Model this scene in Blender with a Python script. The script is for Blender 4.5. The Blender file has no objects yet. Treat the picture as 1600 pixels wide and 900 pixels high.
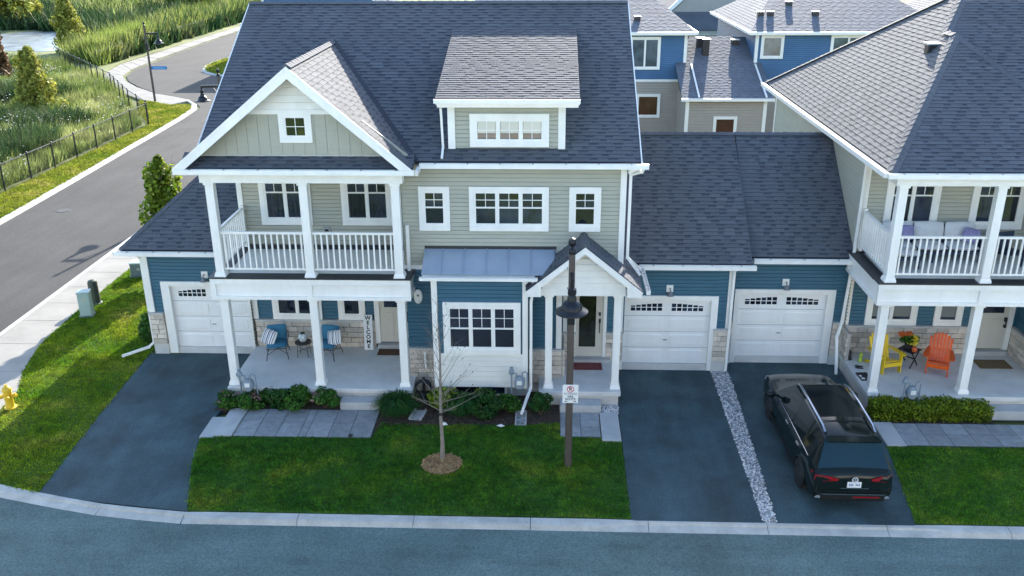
import bpy, bmesh, math, random
import numpy as np
from mathutils import Vector, Matrix
S = bpy.context.scene
COL = S.collection
rad = math.radians
random.seed(7)

# ------------------------------------------------------------------ camera
cam_data = bpy.data.cameras.new('camera')
cam = bpy.data.objects.new('camera', cam_data)
COL.objects.link(cam)
S.camera = cam
pitch, yaw, roll = rad(21.6486), rad(-2.2986), rad(0.3471)
fwd = Vector((math.sin(yaw)*math.cos(pitch), math.cos(yaw)*math.cos(pitch), -math.sin(pitch)))
rgt = Vector((math.cos(yaw), -math.sin(yaw), 0))
dwn = fwd.cross(rgt)
r2 = rgt*math.cos(roll) + dwn*math.sin(roll)
d2 = -rgt*math.sin(roll) + dwn*math.cos(roll)
m = Matrix((( r2.x, -d2.x, -fwd.x), (r2.y, -d2.y, -fwd.y), (r2.z, -d2.z, -fwd.z))).to_4x4()
m.translation = Vector((0, 0, 12.7))
cam.matrix_world = m
cam_data.sensor_width = 36
cam_data.lens = 1419.24/1600*36
cam_data.clip_start = 0.1
cam_data.clip_end = 3000

# ------------------------------------------------------------------ world, sun, exposure
SUN_EL, SUN_AZ = rad(24.0), rad(11.3)          # azimuth from +Y towards +X
W = bpy.data.worlds.new('World')
S.world = W
W.use_nodes = True
nt = W.node_tree
nt.nodes.clear()
sky = nt.nodes.new('ShaderNodeTexSky')
sky.sky_type = 'NISHITA'
sky.sun_disc = False
sky.sun_elevation = SUN_EL
sky.sun_rotation = SUN_AZ
sky.air_density = 1.0
sky.dust_density = 0.8
sky.ozone_density = 1.7
bg = nt.nodes.new('ShaderNodeBackground')
bg.inputs['Strength'].default_value = 0.15
wo = nt.nodes.new('ShaderNodeOutputWorld')
nt.links.new(sky.outputs[0], bg.inputs[0])
nt.links.new(bg.outputs[0], wo.inputs[0])
sd = bpy.data.lights.new('sun', 'SUN')
sd.energy = 3.6
sd.angle = rad(0.53)
sd.color = (1.0, 0.93, 0.82)
sun = bpy.data.objects.new('sun', sd)
COL.objects.link(sun)
sdir = Vector((math.sin(SUN_AZ)*math.cos(SUN_EL), math.cos(SUN_AZ)*math.cos(SUN_EL), math.sin(SUN_EL)))
sun.rotation_euler = sdir.to_track_quat('Z', 'Y').to_euler()
sun.location = (20, 60, 40)
S.view_settings.view_transform = 'Standard'
S.view_settings.look = 'None'
S.view_settings.exposure = 1.85
S.view_settings.gamma = 1.0

# ------------------------------------------------------------------ materials
MATS = {}
def mat(name, col, rough=0.6, var=0.0, scale=6.0, bump=0.0, bscale=60.0, metal=0.0, spec=0.5, orand=0.0,
        col2=None, fine=0.0, fscale=120.0, stretch=None, coat=0.0, streak=None):
    if name in MATS: return MATS[name]
    M = bpy.data.materials.new(name)
    M.use_nodes = True
    n = M.node_tree.nodes; l = M.node_tree.links
    b = n['Principled BSDF']
    b.inputs['Roughness'].default_value = rough
    b.inputs['Metallic'].default_value = metal
    b.inputs['Specular IOR Level'].default_value = spec
    b.inputs['Coat Weight'].default_value = coat
    b.inputs['Base Color'].default_value = (*col, 1)
    geo = n.new('ShaderNodeNewGeometry')
    src = geo.outputs['Position']
    if stretch:
        mp = n.new('ShaderNodeMapping'); mp.inputs['Scale'].default_value = stretch
        l.new(src, mp.inputs['Vector']); src = mp.outputs[0]
    cur = None
    if var or col2:
        t = n.new('ShaderNodeTexNoise'); t.inputs['Scale'].default_value = scale
        t.inputs['Detail'].default_value = 6; t.inputs['Roughness'].default_value = 0.6
        l.new(src, t.inputs['Vector'])
        r = n.new('ShaderNodeValToRGB')
        r.color_ramp.elements[0].position = 0.3; r.color_ramp.elements[1].position = 0.7
        c2 = col2 if col2 else col
        r.color_ramp.elements[0].color = (*[max(0, c*(1-var)) for c in col], 1)
        r.color_ramp.elements[1].color = (*[min(1, c*(1+var)) for c in c2], 1)
        l.new(t.outputs[0], r.inputs[0]); cur = r.outputs[0]
    def mul(cur, fac_socket, amount):
        mr = n.new('ShaderNodeMapRange')
        mr.inputs[1].default_value = 0.0; mr.inputs[2].default_value = 1.0
        mr.inputs[3].default_value = 1-amount; mr.inputs[4].default_value = 1+amount
        l.new(fac_socket, mr.inputs[0])
        mx = n.new('ShaderNodeMix'); mx.data_type = 'RGBA'; mx.blend_type = 'MULTIPLY'
        mx.inputs[0].default_value = 1.0
        if cur is None: mx.inputs[6].default_value = (*col, 1)
        else: l.new(cur, mx.inputs[6])
        l.new(mr.outputs[0], mx.inputs[7])
        return mx.outputs[2]
    if fine:
        t2 = n.new('ShaderNodeTexNoise'); t2.inputs['Scale'].default_value = fscale
        t2.inputs['Detail'].default_value = 3
        l.new(src, t2.inputs['Vector']); cur = mul(cur, t2.outputs[0], fine)
    if streak:       # worn bands: a noise drawn out along one direction
        mp2 = n.new('ShaderNodeMapping'); mp2.inputs['Scale'].default_value = streak[:3]; l.new(geo.outputs['Position'], mp2.inputs['Vector'])
        t5 = n.new('ShaderNodeTexNoise'); t5.inputs['Scale'].default_value = 1.0; t5.inputs['Detail'].default_value = 7; t5.inputs['Roughness'].default_value = .65
        l.new(mp2.outputs[0], t5.inputs['Vector']); r5 = n.new('ShaderNodeMapRange'); r5.inputs[1].default_value = .3; r5.inputs[2].default_value = .7
        l.new(t5.outputs[0], r5.inputs[0]); cur = mul(cur, r5.outputs[0], streak[3])
    if orand:
        oi = n.new('ShaderNodeObjectInfo'); cur = mul(cur, oi.outputs['Random'], orand)
    if cur is not None: l.new(cur, b.inputs['Base Color'])
    if bump:
        t3 = n.new('ShaderNodeTexNoise'); t3.inputs['Scale'].default_value = bscale
        t3.inputs['Detail'].default_value = 4
        l.new(src, t3.inputs['Vector'])
        bp = n.new('ShaderNodeBump'); bp.inputs['Strength'].default_value = bump
        bp.inputs['Distance'].default_value = 0.02
        l.new(t3.outputs[0], bp.inputs['Height']); l.new(bp.outputs[0], b.inputs['Normal'])
    MATS[name] = M
    return M

white = mat('white_trim', (.85, .825, .77), .45, var=.05, scale=1.2, streak=(3, 3, .4, .05))
white2 = mat('white_door', (.85, .83, .79), .4, var=.04, scale=.8, streak=(3, 3, .3, .04))
cream = mat('cream_shake', (.85, .82, .75), .6, var=.05, scale=3)
sage = mat('sage_siding', (.40, .39, .315), .6, var=.05, scale=1.5, fine=.06, fscale=40, stretch=(1, 1, 6))
blue = mat('blue_siding', (.024, .108, .165), .55, var=.10, scale=1.5, fine=.08, fscale=40, stretch=(1, 1, 6))
rearblue = mat('rear_blue_siding', (.050, .135, .26), .55, var=.08, scale=1.2)
taupe = mat('taupe_siding', (.36, .315, .27), .6, var=.06, scale=1.5)
shingle = mat('shingle', (.092, .098, .112), .85, var=.16, scale=.7, fine=.40, fscale=30, bump=.4, bscale=90)
shingle_b = mat('shingle_light', (.100, .106, .119), .85, var=.16, scale=.8, fine=.40, fscale=34, bump=.4, bscale=90)
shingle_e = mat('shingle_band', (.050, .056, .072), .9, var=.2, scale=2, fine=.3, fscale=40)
shingle_r = mat('shingle_sunlit_pale', (.13, .143, .170), .8, var=.2, scale=1.1, fine=.35, fscale=20)  # paler bluish shingle: glancing sunlight on the rear roofs put into the colour
shingle_d = mat('shingle_dark', (.036, .040, .054), .9, var=.2, scale=2, fine=.3, fscale=40)
metal_roof = mat('metal_roof', (.34, .40, .48), .40, var=.10, scale=1.4, metal=.2)
blackm = mat('black_metal', (.015, .016, .018), .45, var=.2, scale=8)
flash = mat('dark_flashing', (.022, .024, .028), .5)
glass = mat('window_glass', (.014, .020, .034), .05, spec=1.0, var=.6, scale=1.6, orand=.8)
blind = mat('window_blind', (.20, .21, .20), .15, fine=.12, fscale=8, stretch=(.01, .01, 6))
blind_w = mat('cream_blind', (.66, .62, .52), .7, var=.05, scale=2)
rearglass = mat('rear_glass', (.10, .13, .15), .08, spec=.8, var=.6, scale=.9)
brownglass = mat('brown_glass', (.07, .028, .018), .12, var=.4, scale=1.5)
stone_m = mat('limestone', (.60, .52, .43), .8, var=.14, scale=4, fine=.2, fscale=30, bump=.6, bscale=30, orand=.22)
mortar = mat('mortar', (.40, .36, .32), .9)
ledge_m = mat('ledge_stone', (.52, .49, .45), .8, var=.1, scale=5, bump=.3)
conc = mat('concrete', (.60, .585, .55), .85, var=.13, scale=1.2, fine=.10, fscale=60, bump=.15)
conc_d = mat('concrete_step', (.42, .42, .41), .85, var=.12, scale=2, fine=.10, fscale=60, bump=.15)
conc_k = mat('kerb_concrete', (.45, .44, .40), .85, var=.20, scale=2.2, fine=.25, fscale=40, bump=.2)
conc_w = mat('sidewalk_concrete', (.31, .295, .265), .9, spec=.2, var=.14, scale=.8, fine=.10, fscale=50, bump=.12)
paver_m = mat('paver', (.27, .28, .285), .85, var=.20, scale=5, fine=.15, fscale=60, bump=.2, orand=.16)
asph = mat('road_asphalt', (.106, .155, .145), .9, var=.24, scale=.45, fine=.75, fscale=24, bump=.35, bscale=120, streak=(.25, 2.2, 1, .16))
asph_s = mat('side_road_asphalt', (.042, .040, .038), .9, var=.22, scale=.3, fine=.6, fscale=14, bump=.35, bscale=120, streak=(1.3, .12, 1, .18))  # copy of the road asphalt with its sunlit tone put into the colour
asph_d = mat('driveway_asphalt', (.037, .069, .078), .85, var=.42, scale=.8, fine=.75, fscale=26, bump=.35, bscale=120, streak=(1.6, .22, 1, .22))
soil = mat('mulch', (.050, .032, .022), .95, var=.5, scale=9, fine=.4, fscale=50, bump=.8, bscale=40)
straw = mat('dry_mulch', (.27, .16, .07), .95, var=.4, scale=9, fine=.4, fscale=50, bump=.8, bscale=50)
lawn_g = mat('lawn_soil', (.026, .080, .010), .95, var=.4, scale=1.1, col2=(.05, .11, .014), fine=.4, fscale=50, bump=.8, bscale=60)
field_g = mat('field_ground', (.08, .12, .03), .95, var=.4, scale=.12, col2=(.18, .19, .07), fine=.5, fscale=3, bump=.8, bscale=8)

def blade_mat(name, c1, c2, c3=None, scale=.9, trans=.25):
    M = bpy.data.materials.new(name); M.use_nodes = True
    n = M.node_tree.nodes; l = M.node_tree.links
    b = n['Principled BSDF']; b.inputs['Roughness'].default_value = .6
    b.inputs['Specular IOR Level'].default_value = .25
    geo = n.new('ShaderNodeNewGeometry')
    t = n.new('ShaderNodeTexNoise'); t.inputs['Scale'].default_value = scale; t.inputs['Detail'].default_value = 5
    l.new(geo.outputs['Position'], t.inputs['Vector'])
    r = n.new('ShaderNodeValToRGB'); e = r.color_ramp.elements
    e[0].position = .32; e[0].color = (*c1, 1); e[1].position = .55; e[1].color = (*c2, 1)
    x = e.new(.74); x.color = (*(c3 or c2), 1)
    l.new(t.outputs[0], r.inputs[0])
    rp = n.new('ShaderNodeMapRange'); rp.inputs[3].default_value = .55; rp.inputs[4].default_value = 1.5
    l.new(geo.outputs['Random Per Island'], rp.inputs[0])
    t4 = n.new('ShaderNodeTexNoise'); t4.inputs['Scale'].default_value = 4.5*scale; t4.inputs['Detail'].default_value = 6; t4.inputs['Roughness'].default_value = .7
    l.new(geo.outputs['Position'], t4.inputs['Vector'])
    r4 = n.new('ShaderNodeMapRange'); r4.inputs[1].default_value = .34; r4.inputs[2].default_value = .66; r4.inputs[3].default_value = .55; r4.inputs[4].default_value = 1.45
    l.new(t4.outputs[0], r4.inputs[0])
    m4 = n.new('ShaderNodeMath'); m4.operation = 'MULTIPLY'; l.new(rp.outputs[0], m4.inputs[0]); l.new(r4.outputs[0], m4.inputs[1])
    mx = n.new('ShaderNodeMix'); mx.data_type = 'RGBA'; mx.blend_type = 'MULTIPLY'; mx.inputs[0].default_value = 1
    l.new(r.outputs[0], mx.inputs[6]); l.new(m4.outputs[0], mx.inputs[7])
    l.new(mx.outputs[2], b.inputs['Base Color'])
    tr = n.new('ShaderNodeBsdfTranslucent'); l.new(mx.outputs[2], tr.inputs['Color'])
    ms = n.new('ShaderNodeMixShader'); ms.inputs[0].default_value = trans
    l.new(b.outputs[0], ms.inputs[1]); l.new(tr.outputs[0], ms.inputs[2])
    l.new(ms.outputs[0], n['Material Output'].inputs['Surface'])
    MATS[name] = M
    return M

lawn_b = blade_mat('lawn_blades', (.034, .145, .010), (.080, .205, .013), (.26, .31, .028), .8)  # yellow tone: random dry grass, also standing in for patches of reflected sun
lawn_r = blade_mat('pale_lawn_blades', (.06, .20, .012), (.11, .25, .016), (.24, .31, .03), 1.1)
lawn_y = blade_mat('sun_toned_lawn_blades', (.10, .22, .008), (.22, .30, .015), (.44, .40, .07), .7, .35)  # left lawn: yellow of the sunlight is mixed into the blade colour
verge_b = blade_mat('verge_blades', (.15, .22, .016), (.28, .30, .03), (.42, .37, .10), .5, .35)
leaf_g = blade_mat('shrub_leaves', (.022, .085, .010), (.045, .13, .014), (.08, .17, .02), 3)
leaf_d = blade_mat('dark_shrub_leaves', (.012, .06, .012), (.024, .085, .014), (.045, .11, .02), 3)
leaf_y = blade_mat('yellow_green_leaves', (.09, .15, .008), (.16, .22, .012), (.24, .26, .02), 3)
leaf_t = blade_mat('tree_leaves', (.11, .19, .015), (.20, .26, .025), (.32, .34, .05), 2, .45)
leaf_c = blade_mat('conifer_leaves', (.20, .22, .03), (.32, .32, .06), (.42, .37, .09), 1, .4)
weed_b = blade_mat('meadow_blades', (.10, .16, .03), (.25, .29, .09), (.44, .43, .20), .25, .45)
reed_b = blade_mat('reed_blades', (.15, .21, .04), (.27, .31, .08), (.42, .41, .15), .2, .45)
dark_b = blade_mat('thicket_blades', (.012, .045, .015), (.05, .09, .03), (.13, .15, .06), .15, .3)
bush_r = blade_mat('rusty_leaves', (.11, .06, .03), (.15, .09, .04), None, 4)
flower_w = mat('white_flowers', (.80, .80, .70), .7)
flower_y = mat('yellow_flowers', (.80, .60, .03), .6, var=.1, scale=20)
flower_o = mat('orange_flowers', (.62, .12, .015), .6, var=.2, scale=20)
bark_l = mat('pale_bark', (.24, .205, .17), .85, var=.2, scale=8, bump=.4)
bark_d = mat('brown_bark', (.10, .075, .05), .9, var=.2, scale=8, bump=.4)

# ------------------------------------------------------------------ mesh helpers
def wl(o):
    v = Vector((0, 0, 0))
    while o is not None:
        v = v + o.location; o = o.parent
    return v

class MB:
    def __init__(s): s.v = []; s.f = []; s.mi = []; s.sm = []
    def face(s, pts, mi=0, sm=False):
        b = len(s.v); s.v.extend([tuple(p) for p in pts]); s.f.append(tuple(range(b, b+len(pts)))); s.mi.append(mi); s.sm.append(sm)
    def box(s, x0, x1, y0, y1, z0, z1, mi=0):
        b = len(s.v)
        s.v += [(x0,y0,z0),(x1,y0,z0),(x1,y1,z0),(x0,y1,z0),(x0,y0,z1),(x1,y0,z1),(x1,y1,z1),(x0,y1,z1)]
        for q in ((0,3,2,1),(4,5,6,7),(0,1,5,4),(1,2,6,5),(2,3,7,6),(3,0,4,7)):
            s.f.append(tuple(b+i for i in q)); s.mi.append(mi); s.sm.append(False)
        return s
    def prism(s, pts, d, mi=0):          # pts: planar 3D loop, d: extrusion vector
        d = Vector(d); n = len(pts); b = len(s.v)
        P = [Vector(p) for p in pts]
        nrm = Vector((0,0,0))
        for i in range(n): nrm += P[i].cross(P[(i+1) % n])
        if nrm.dot(d) < 0: P.reverse()
        s.v += [tuple(p) for p in P] + [tuple(p+d) for p in P]
        s.f.append(tuple(b+i for i in reversed(range(n)))); s.f.append(tuple(b+n+i for i in range(n)))
        s.mi += [mi]*2; s.sm += [False]*2
        for i in range(n):
            j = (i+1) % n; s.f.append((b+i, b+j, b+n+j, b+n+i)); s.mi.append(mi); s.sm.append(False)
        return s
    def poly(s, xy, z0, z1, mi=0): return s.prism([(x, y, z0) for x, y in xy], (0, 0, z1-z0), mi)
    def bar(s, p, q, w, h, up=(0, 0, 1), mi=0):      # rectangular bar from p to q
        p = Vector(p); q = Vector(q); d = (q-p).normalized(); u = Vector(up)
        a = d.cross(u)
        if a.length < 1e-4: a = d.cross(Vector((0, 1, 0)))
        a.normalize(); c = a.cross(d).normalized()
        a = a*w/2; c = c*h/2
        return s.prism([p-a-c, p+a-c, p+a+c, p-a+c], q-p, mi)
    def tube(s, pts, r, n=8, mi=0, cap=True):
        pts = [Vector(p) for p in pts]; k = len(pts)
        rs = r if isinstance(r, (list, tuple)) else [r]*k
        b = len(s.v); prev = None
        for i, p in enumerate(pts):
            d = (pts[min(i+1, k-1)] - pts[max(i-1, 0)]).normalized()
            if prev is None:
                a = d.orthogonal().normalized()
            else:
                a = prev - d*prev.dot(d)
                a = a.normalized() if a.length > 1e-5 else d.orthogonal().normalized()
            prev = a; c = d.cross(a)
            for j in range(n):
                t = 2*math.pi*j/n
                s.v.append(tuple(p + (a*math.cos(t) + c*math.sin(t))*rs[i]))
        for i in range(k-1):
            for j in range(n):
                s.f.append((b+i*n+j, b+i*n+(j+1) % n, b+(i+1)*n+(j+1) % n, b+(i+1)*n+j)); s.mi.append(mi); s.sm.append(True)
        if cap:
            s.f.append(tuple(b+j for j in reversed(range(n)))); s.f.append(tuple(b+(k-1)*n+j for j in range(n)))
            s.mi += [mi]*2; s.sm += [False]*2
        return s
    def lathe(s, prof, c=(0, 0, 0), n=20, axis='z', mi=0):      # prof: (radius, height)
        b = len(s.v); k = len(prof)
        for r, h in prof:
            for j in range(n):
                t = 2*math.pi*j/n; x = r*math.cos(t); y = r*math.sin(t)
                p = (x, y, h) if axis == 'z' else ((h, x, y) if axis == 'x' else (y, h, x))
                s.v.append((c[0]+p[0], c[1]+p[1], c[2]+p[2]))
        for i in range(k-1):
            for j in range(n):
                s.f.append((b+i*n+j, b+i*n+(j+1) % n, b+(i+1)*n+(j+1) % n, b+(i+1)*n+j)); s.mi.append(mi); s.sm.append(True)
        s.f.append(tuple(b+j for j in reversed(range(n)))); s.f.append(tuple(b+(k-1)*n+j for j in range(n)))
        s.mi += [mi]*2; s.sm += [False]*2
        return s
    def build(s, name, mats, parent=None, local=False, bevel=0, loc=None):
        off = Vector((0, 0, 0)) if (local or parent is None) else wl(parent)
        if loc is not None: off = off + Vector(loc) if not parent else Vector(loc)
        me = bpy.data.meshes.new(name)
        me.from_pydata([(x-off.x, y-off.y, z-off.z) for x, y, z in s.v], [], s.f)
        if not isinstance(mats, (list, tuple)): mats = [mats]
        for q in mats: me.materials.append(q)
        me.polygons.foreach_set('material_index', s.mi)
        me.polygons.foreach_set('use_smooth', s.sm)
        me.update()
        o = bpy.data.objects.new(name, me); COL.objects.link(o)
        if parent is not None: o.parent = parent
        if loc is not None:
            o.location = Vector(loc) - (wl(parent) if parent and not local else Vector((0, 0, 0)))
        if any(s.sm):
            me.set_sharp_from_angle(angle=rad(42))
        if bevel:
            b = o.modifiers.new('bevel', 'BEVEL'); b.width = bevel; b.segments = 2; b.limit_method = 'ANGLE'
        return o

def tag(o, label=None, cat=None, group=None, kind=None):
    if label: o['label'] = label
    if cat: o['category'] = cat
    if group: o['group'] = group
    if kind: o['kind'] = kind
    return o
def thing(name, label, cat, loc=(0, 0, 0), rz=0, group=None):
    o = bpy.data.objects.new(name, None); COL.objects.link(o); o.empty_display_size = .2
    o.location = loc; o.rotation_euler = (0, 0, rz)
    return tag(o, label, cat, group)
def inst(src, loc, parent, scale=None, rot=None, name=None):
    o = src.copy(); COL.objects.link(o)
    o.parent = parent; o.location = Vector(loc) - wl(parent) if parent else Vector(loc)
    if scale: o.scale = scale
    if rot: o.rotation_euler = rot
    return o
def copy_tree(root, loc, rz=0, **t):
    r = root.copy(); COL.objects.link(r); r.location = loc; r.rotation_euler = (0, 0, rz)
    for a, b in list((c, r) for c in root.children):
        k = a.copy(); COL.objects.link(k); k.parent = b
        for g in a.children:
            gg = g.copy(); COL.objects.link(gg); gg.parent = k
    tag(r, **t)
    return r
# ------------------------------------------------------------------ building helpers
def clap(parent, name, mats, u0, u1, z0, z1, at, face='-y', lim=None, course=.115, lip=.018, part=None, tops=None):
    """lapped siding: every course is a sloped board with its own bottom lip. lim(z) -> (u0,u1); tops = list of holes (u0,u1,z0,z1)"""
    mb = MB()
    def W(u, z, d):
        if face == '-y': return (u, at-d, z)
        if face == '+y': return (u, at+d, z)
        if face == '-x': return (at-d, u, z)
        return (at+d, u, z)
    k = int(math.ceil((z1-z0)/course - 1e-6))
    for i in range(k):
        a = z0+i*course; b = min(a+course, z1)
        segs = [((u0, u1) if lim is None else lim(a), (u0, u1) if lim is None else lim(b))]
        for (a0, a1), (b0, b1) in segs:
            if a1-a0 < .01: continue
            if b1 < b0: b0 = b1 = (b0+b1)/2
            g = min(.024, (b-a)*.3); t = 1-g/(b-a); c0 = a0+(b0-a0)*t; c1 = a1+(b1-a1)*t; c = b-g
            mb.face([W(a0, a, lip), W(a1, a, lip), W(c1, c, .005), W(c0, c, .005)])
            mb.face([W(c0, c, .005), W(c1, c, .005), W(b1, b, -.022), W(b0, b, -.022)])
            mb.face([W(a0, a, -.022), W(a1, a, -.022), W(a1, a, lip), W(a0, a, lip)])
    return mb.build(name, mats, parent)

def shingles(parent, pts, seed=1, exp=.145, lift=.03, big=True, mats=None):
    """rows of overlapping shingle tabs on a convex planar polygon; first edge is the eave"""
    rnd = random.Random(seed)
    P = [Vector(p) for p in pts]
    o = P[0]; u = (P[1]-P[0]).normalized()
    n = Vector((0, 0, 0))
    for i in range(len(P)): n += (P[i]-o).cross(P[(i+1) % len(P)]-o)
    n.normalize()
    if n.z < 0: n = -n
    v = n.cross(u)
    if v.z < 0: v = -v
    Q = [((p-o).dot(u), (p-o).dot(v)) for p in P]
    vmax = max(q[1] for q in Q)
    def span(y):
        xs = []
        for i in range(len(Q)):
            (ax, ay), (bx, by) = Q[i], Q[(i+1) % len(Q)]
            if abs(ay-by) < 1e-9:
                if abs(ay-y) < 1e-6: xs += [ax, bx]
                continue
            t = (y-ay)/(by-ay)
            if -1e-6 <= t <= 1+1e-6: xs.append(ax+t*(bx-ax))
        return (min(xs), max(xs)) if xs else (0, 0)
    mb = MB()
    def p3(x, y, h): return o + u*x + v*y + n*h
    r = 0; y = 0.0
    while y < vmax-.02:
        y2 = min(y+exp, vmax)
        a0, a1 = span(y); b0, b1 = span(y2)
        lo, hi = min(a0, b0), max(a1, b1)
        h0 = lift+.013; h1 = lift+.001
        # course sheet
        mb.face([p3(a0, y, h0), p3(a1, y, h0), p3(b1, y2, h1), p3(b0, y2, h1)], 0)
        mb.face([p3(a0, y, 0), p3(a1, y, 0), p3(a1, y, h0), p3(a0, y, h0)], 2)
        x = max(a0, b0) + rnd.uniform(0.02, .3)
        xe = min(a1, b1)-.02
        if big:
            while x < xe-.1:
                w = rnd.uniform(.22, .5); xw = min(x+w, xe)
                mi = 1 if rnd.random() < .45 else 0
                t = .0045
                mb.face([p3(x, y, h0+t), p3(xw, y, h0+t), p3(xw, y2, h1+t*.7), p3(x, y2, h1+t*.7)], mi)
                mb.face([p3(x, y-.001, h0), p3(xw, y-.001, h0), p3(xw, y-.001, h0+t), p3(x, y-.001, h0+t)], 2)
                mb.face([p3(xw, y, h0), p3(xw, y2, h1), p3(xw, y2, h1+t*.7), p3(xw, y, h0+t)], mi)
                mb.face([p3(x, y, h0), p3(x, y2, h1), p3(x, y2, h1+t*.7), p3(x, y, h0+t)], mi)
                g = rnd.uniform(.13, .27); xg = min(xw+g, xe)
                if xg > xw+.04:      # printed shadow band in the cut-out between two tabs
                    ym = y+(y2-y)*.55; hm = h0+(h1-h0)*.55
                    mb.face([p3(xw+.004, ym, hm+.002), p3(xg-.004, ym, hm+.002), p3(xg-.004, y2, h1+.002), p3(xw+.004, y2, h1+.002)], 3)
                x = xg
        y = y2; r += 1
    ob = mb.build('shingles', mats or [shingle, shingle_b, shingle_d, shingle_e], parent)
    ob['kind'] = 'stuff'
    return ob

def roof_slope(house, pts, seed, thick=.09, exp=.145, big=True, label=None, sheet=None, mats=None):
    """one roof slope: a slab part carrying its shingles"""
    P = [Vector(p) for p in pts]
    n = Vector((0, 0, 0))
    for i in range(len(P)): n += (P[i]-P[0]).cross(P[(i+1) % len(P)]-P[0])
    n.normalize()
    if n.z < 0: n = -n
    mb = MB(); mb.prism(P, -n*thick)
    ro = mb.build('roof', sheet or shingle_d, house)
    if label: ro['label'] = label
    shingles(ro, pts, seed, exp, lift=.004, big=big, mats=mats)
    return ro

def cap_line(house, p, q, w=.26, h=.035):
    mb = MB(); p = Vector(p); q = Vector(q); L = (q-p).length; k = max(2, int(L/.24))
    side = (q-p).cross(Vector((0, 0, 1))).normalized()*w/2
    for i in range(k):
        a = p+(q-p)*(i/k); b = p+(q-p)*((i+1)/k)
        up = Vector((0, 0, h)); e = Vector((0, 0, .02*(0 if i % 2 else 1)*.3+.012)); dn = Vector((0, 0, -.05))
        mb.face([a-side+dn, a+up+e, b+up, b-side+dn], 0); mb.face([a+up+e, a+side+dn, b+side+dn, b+up], 0)
        mb.face([a-side+dn, a+side+dn, a+up+e], 0)
    return mb.build('ridge_cap', shingle, house)

_unit = {}
def unit_block(key, mats, bev=.05, rough=0, seed=0):
    if key not in _unit:
        mb = MB(); mb.box(-.5, .5, -.5, .5, -.5, .5)
        me = bpy.data.meshes.new(key); me.from_pydata(mb.v, [], mb.f); me.materials.append(mats)
        bm = bmesh.new(); bm.from_mesh(me)
        bmesh.ops.bevel(bm, geom=list(bm.edges), offset=bev, segments=1, affect='EDGES')
        r = random.Random(seed)
        for v in bm.verts: v.co += Vector([r.uniform(-rough, rough) for _ in range(3)])
        bm.to_mesh(me); bm.free(); _unit[key] = me
    return _unit[key]
def block(parent, name, me, c, size, rot=None):
    o = bpy.data.objects.new(name, me); COL.objects.link(o); o.parent = parent
    o.location = Vector(c) - wl(parent); o.scale = size
    if rot: o.rotation_euler = rot
    return o

SR = random.Random(11)
def stones(parent, u0, u1, z0, z1, at, face='-y', row=.155, cap=True, big=.42):
    """a stone-faced wall panel: mortar backing with each stone a block of its own"""
    def W(u, z, d):
        return {'-y': (u, at-d, z), '-x': (at-d, u, z), '+x': (at+d, u, z)}[face]
    def bx(mb, u0, u1, z0, z1, d0, d1):
        a = W(u0, z0, d0); b = W(u1, z1, d1)
        mb.box(min(a[0], b[0]), max(a[0], b[0]), min(a[1], b[1]), max(a[1], b[1]), z0, z1)
    mb = MB(); bx(mb, u0, u1, z0, z1, -.03, .045)
    w = mb.build('stone_wall', mortar, parent)
    k = max(1, round((z1-z0)/row)); h = (z1-z0)/k
    for i in range(k):
        u = u0; first = True
        while u < u1-.02:
            L = SR.uniform(.2, big)
            if first and i % 2: L *= .6
            first = False
            if u1-(u+L) < .14: L = u1-u
            e = u+L
            d = SR.uniform(.075, .10)
            me = unit_block('stone%d' % SR.randrange(4), stone_m, .04, .02, SR.randrange(99))
            c = W((u+e)/2, z0+(i+.5)*h, d/2)
            s = (L-.014, d, h-.014) if face == '-y' else (d, L-.014, h-.014)
            block(w, 'stone', me, c, s)
            u = e
    if cap:
        mb = MB(); bx(mb, u0-.0, u1+.0, z1, z1+.075, -.02, .125)
        mb.build('ledge', ledge_m, parent, bevel=.012)
    return w

def trim(parent, boxes, name='trim', m=None, bevel=0):
    for b in boxes:
        mb = MB(); mb.box(*b); o = mb.build(name, m or white, parent, bevel=bevel)
    return o

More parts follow.
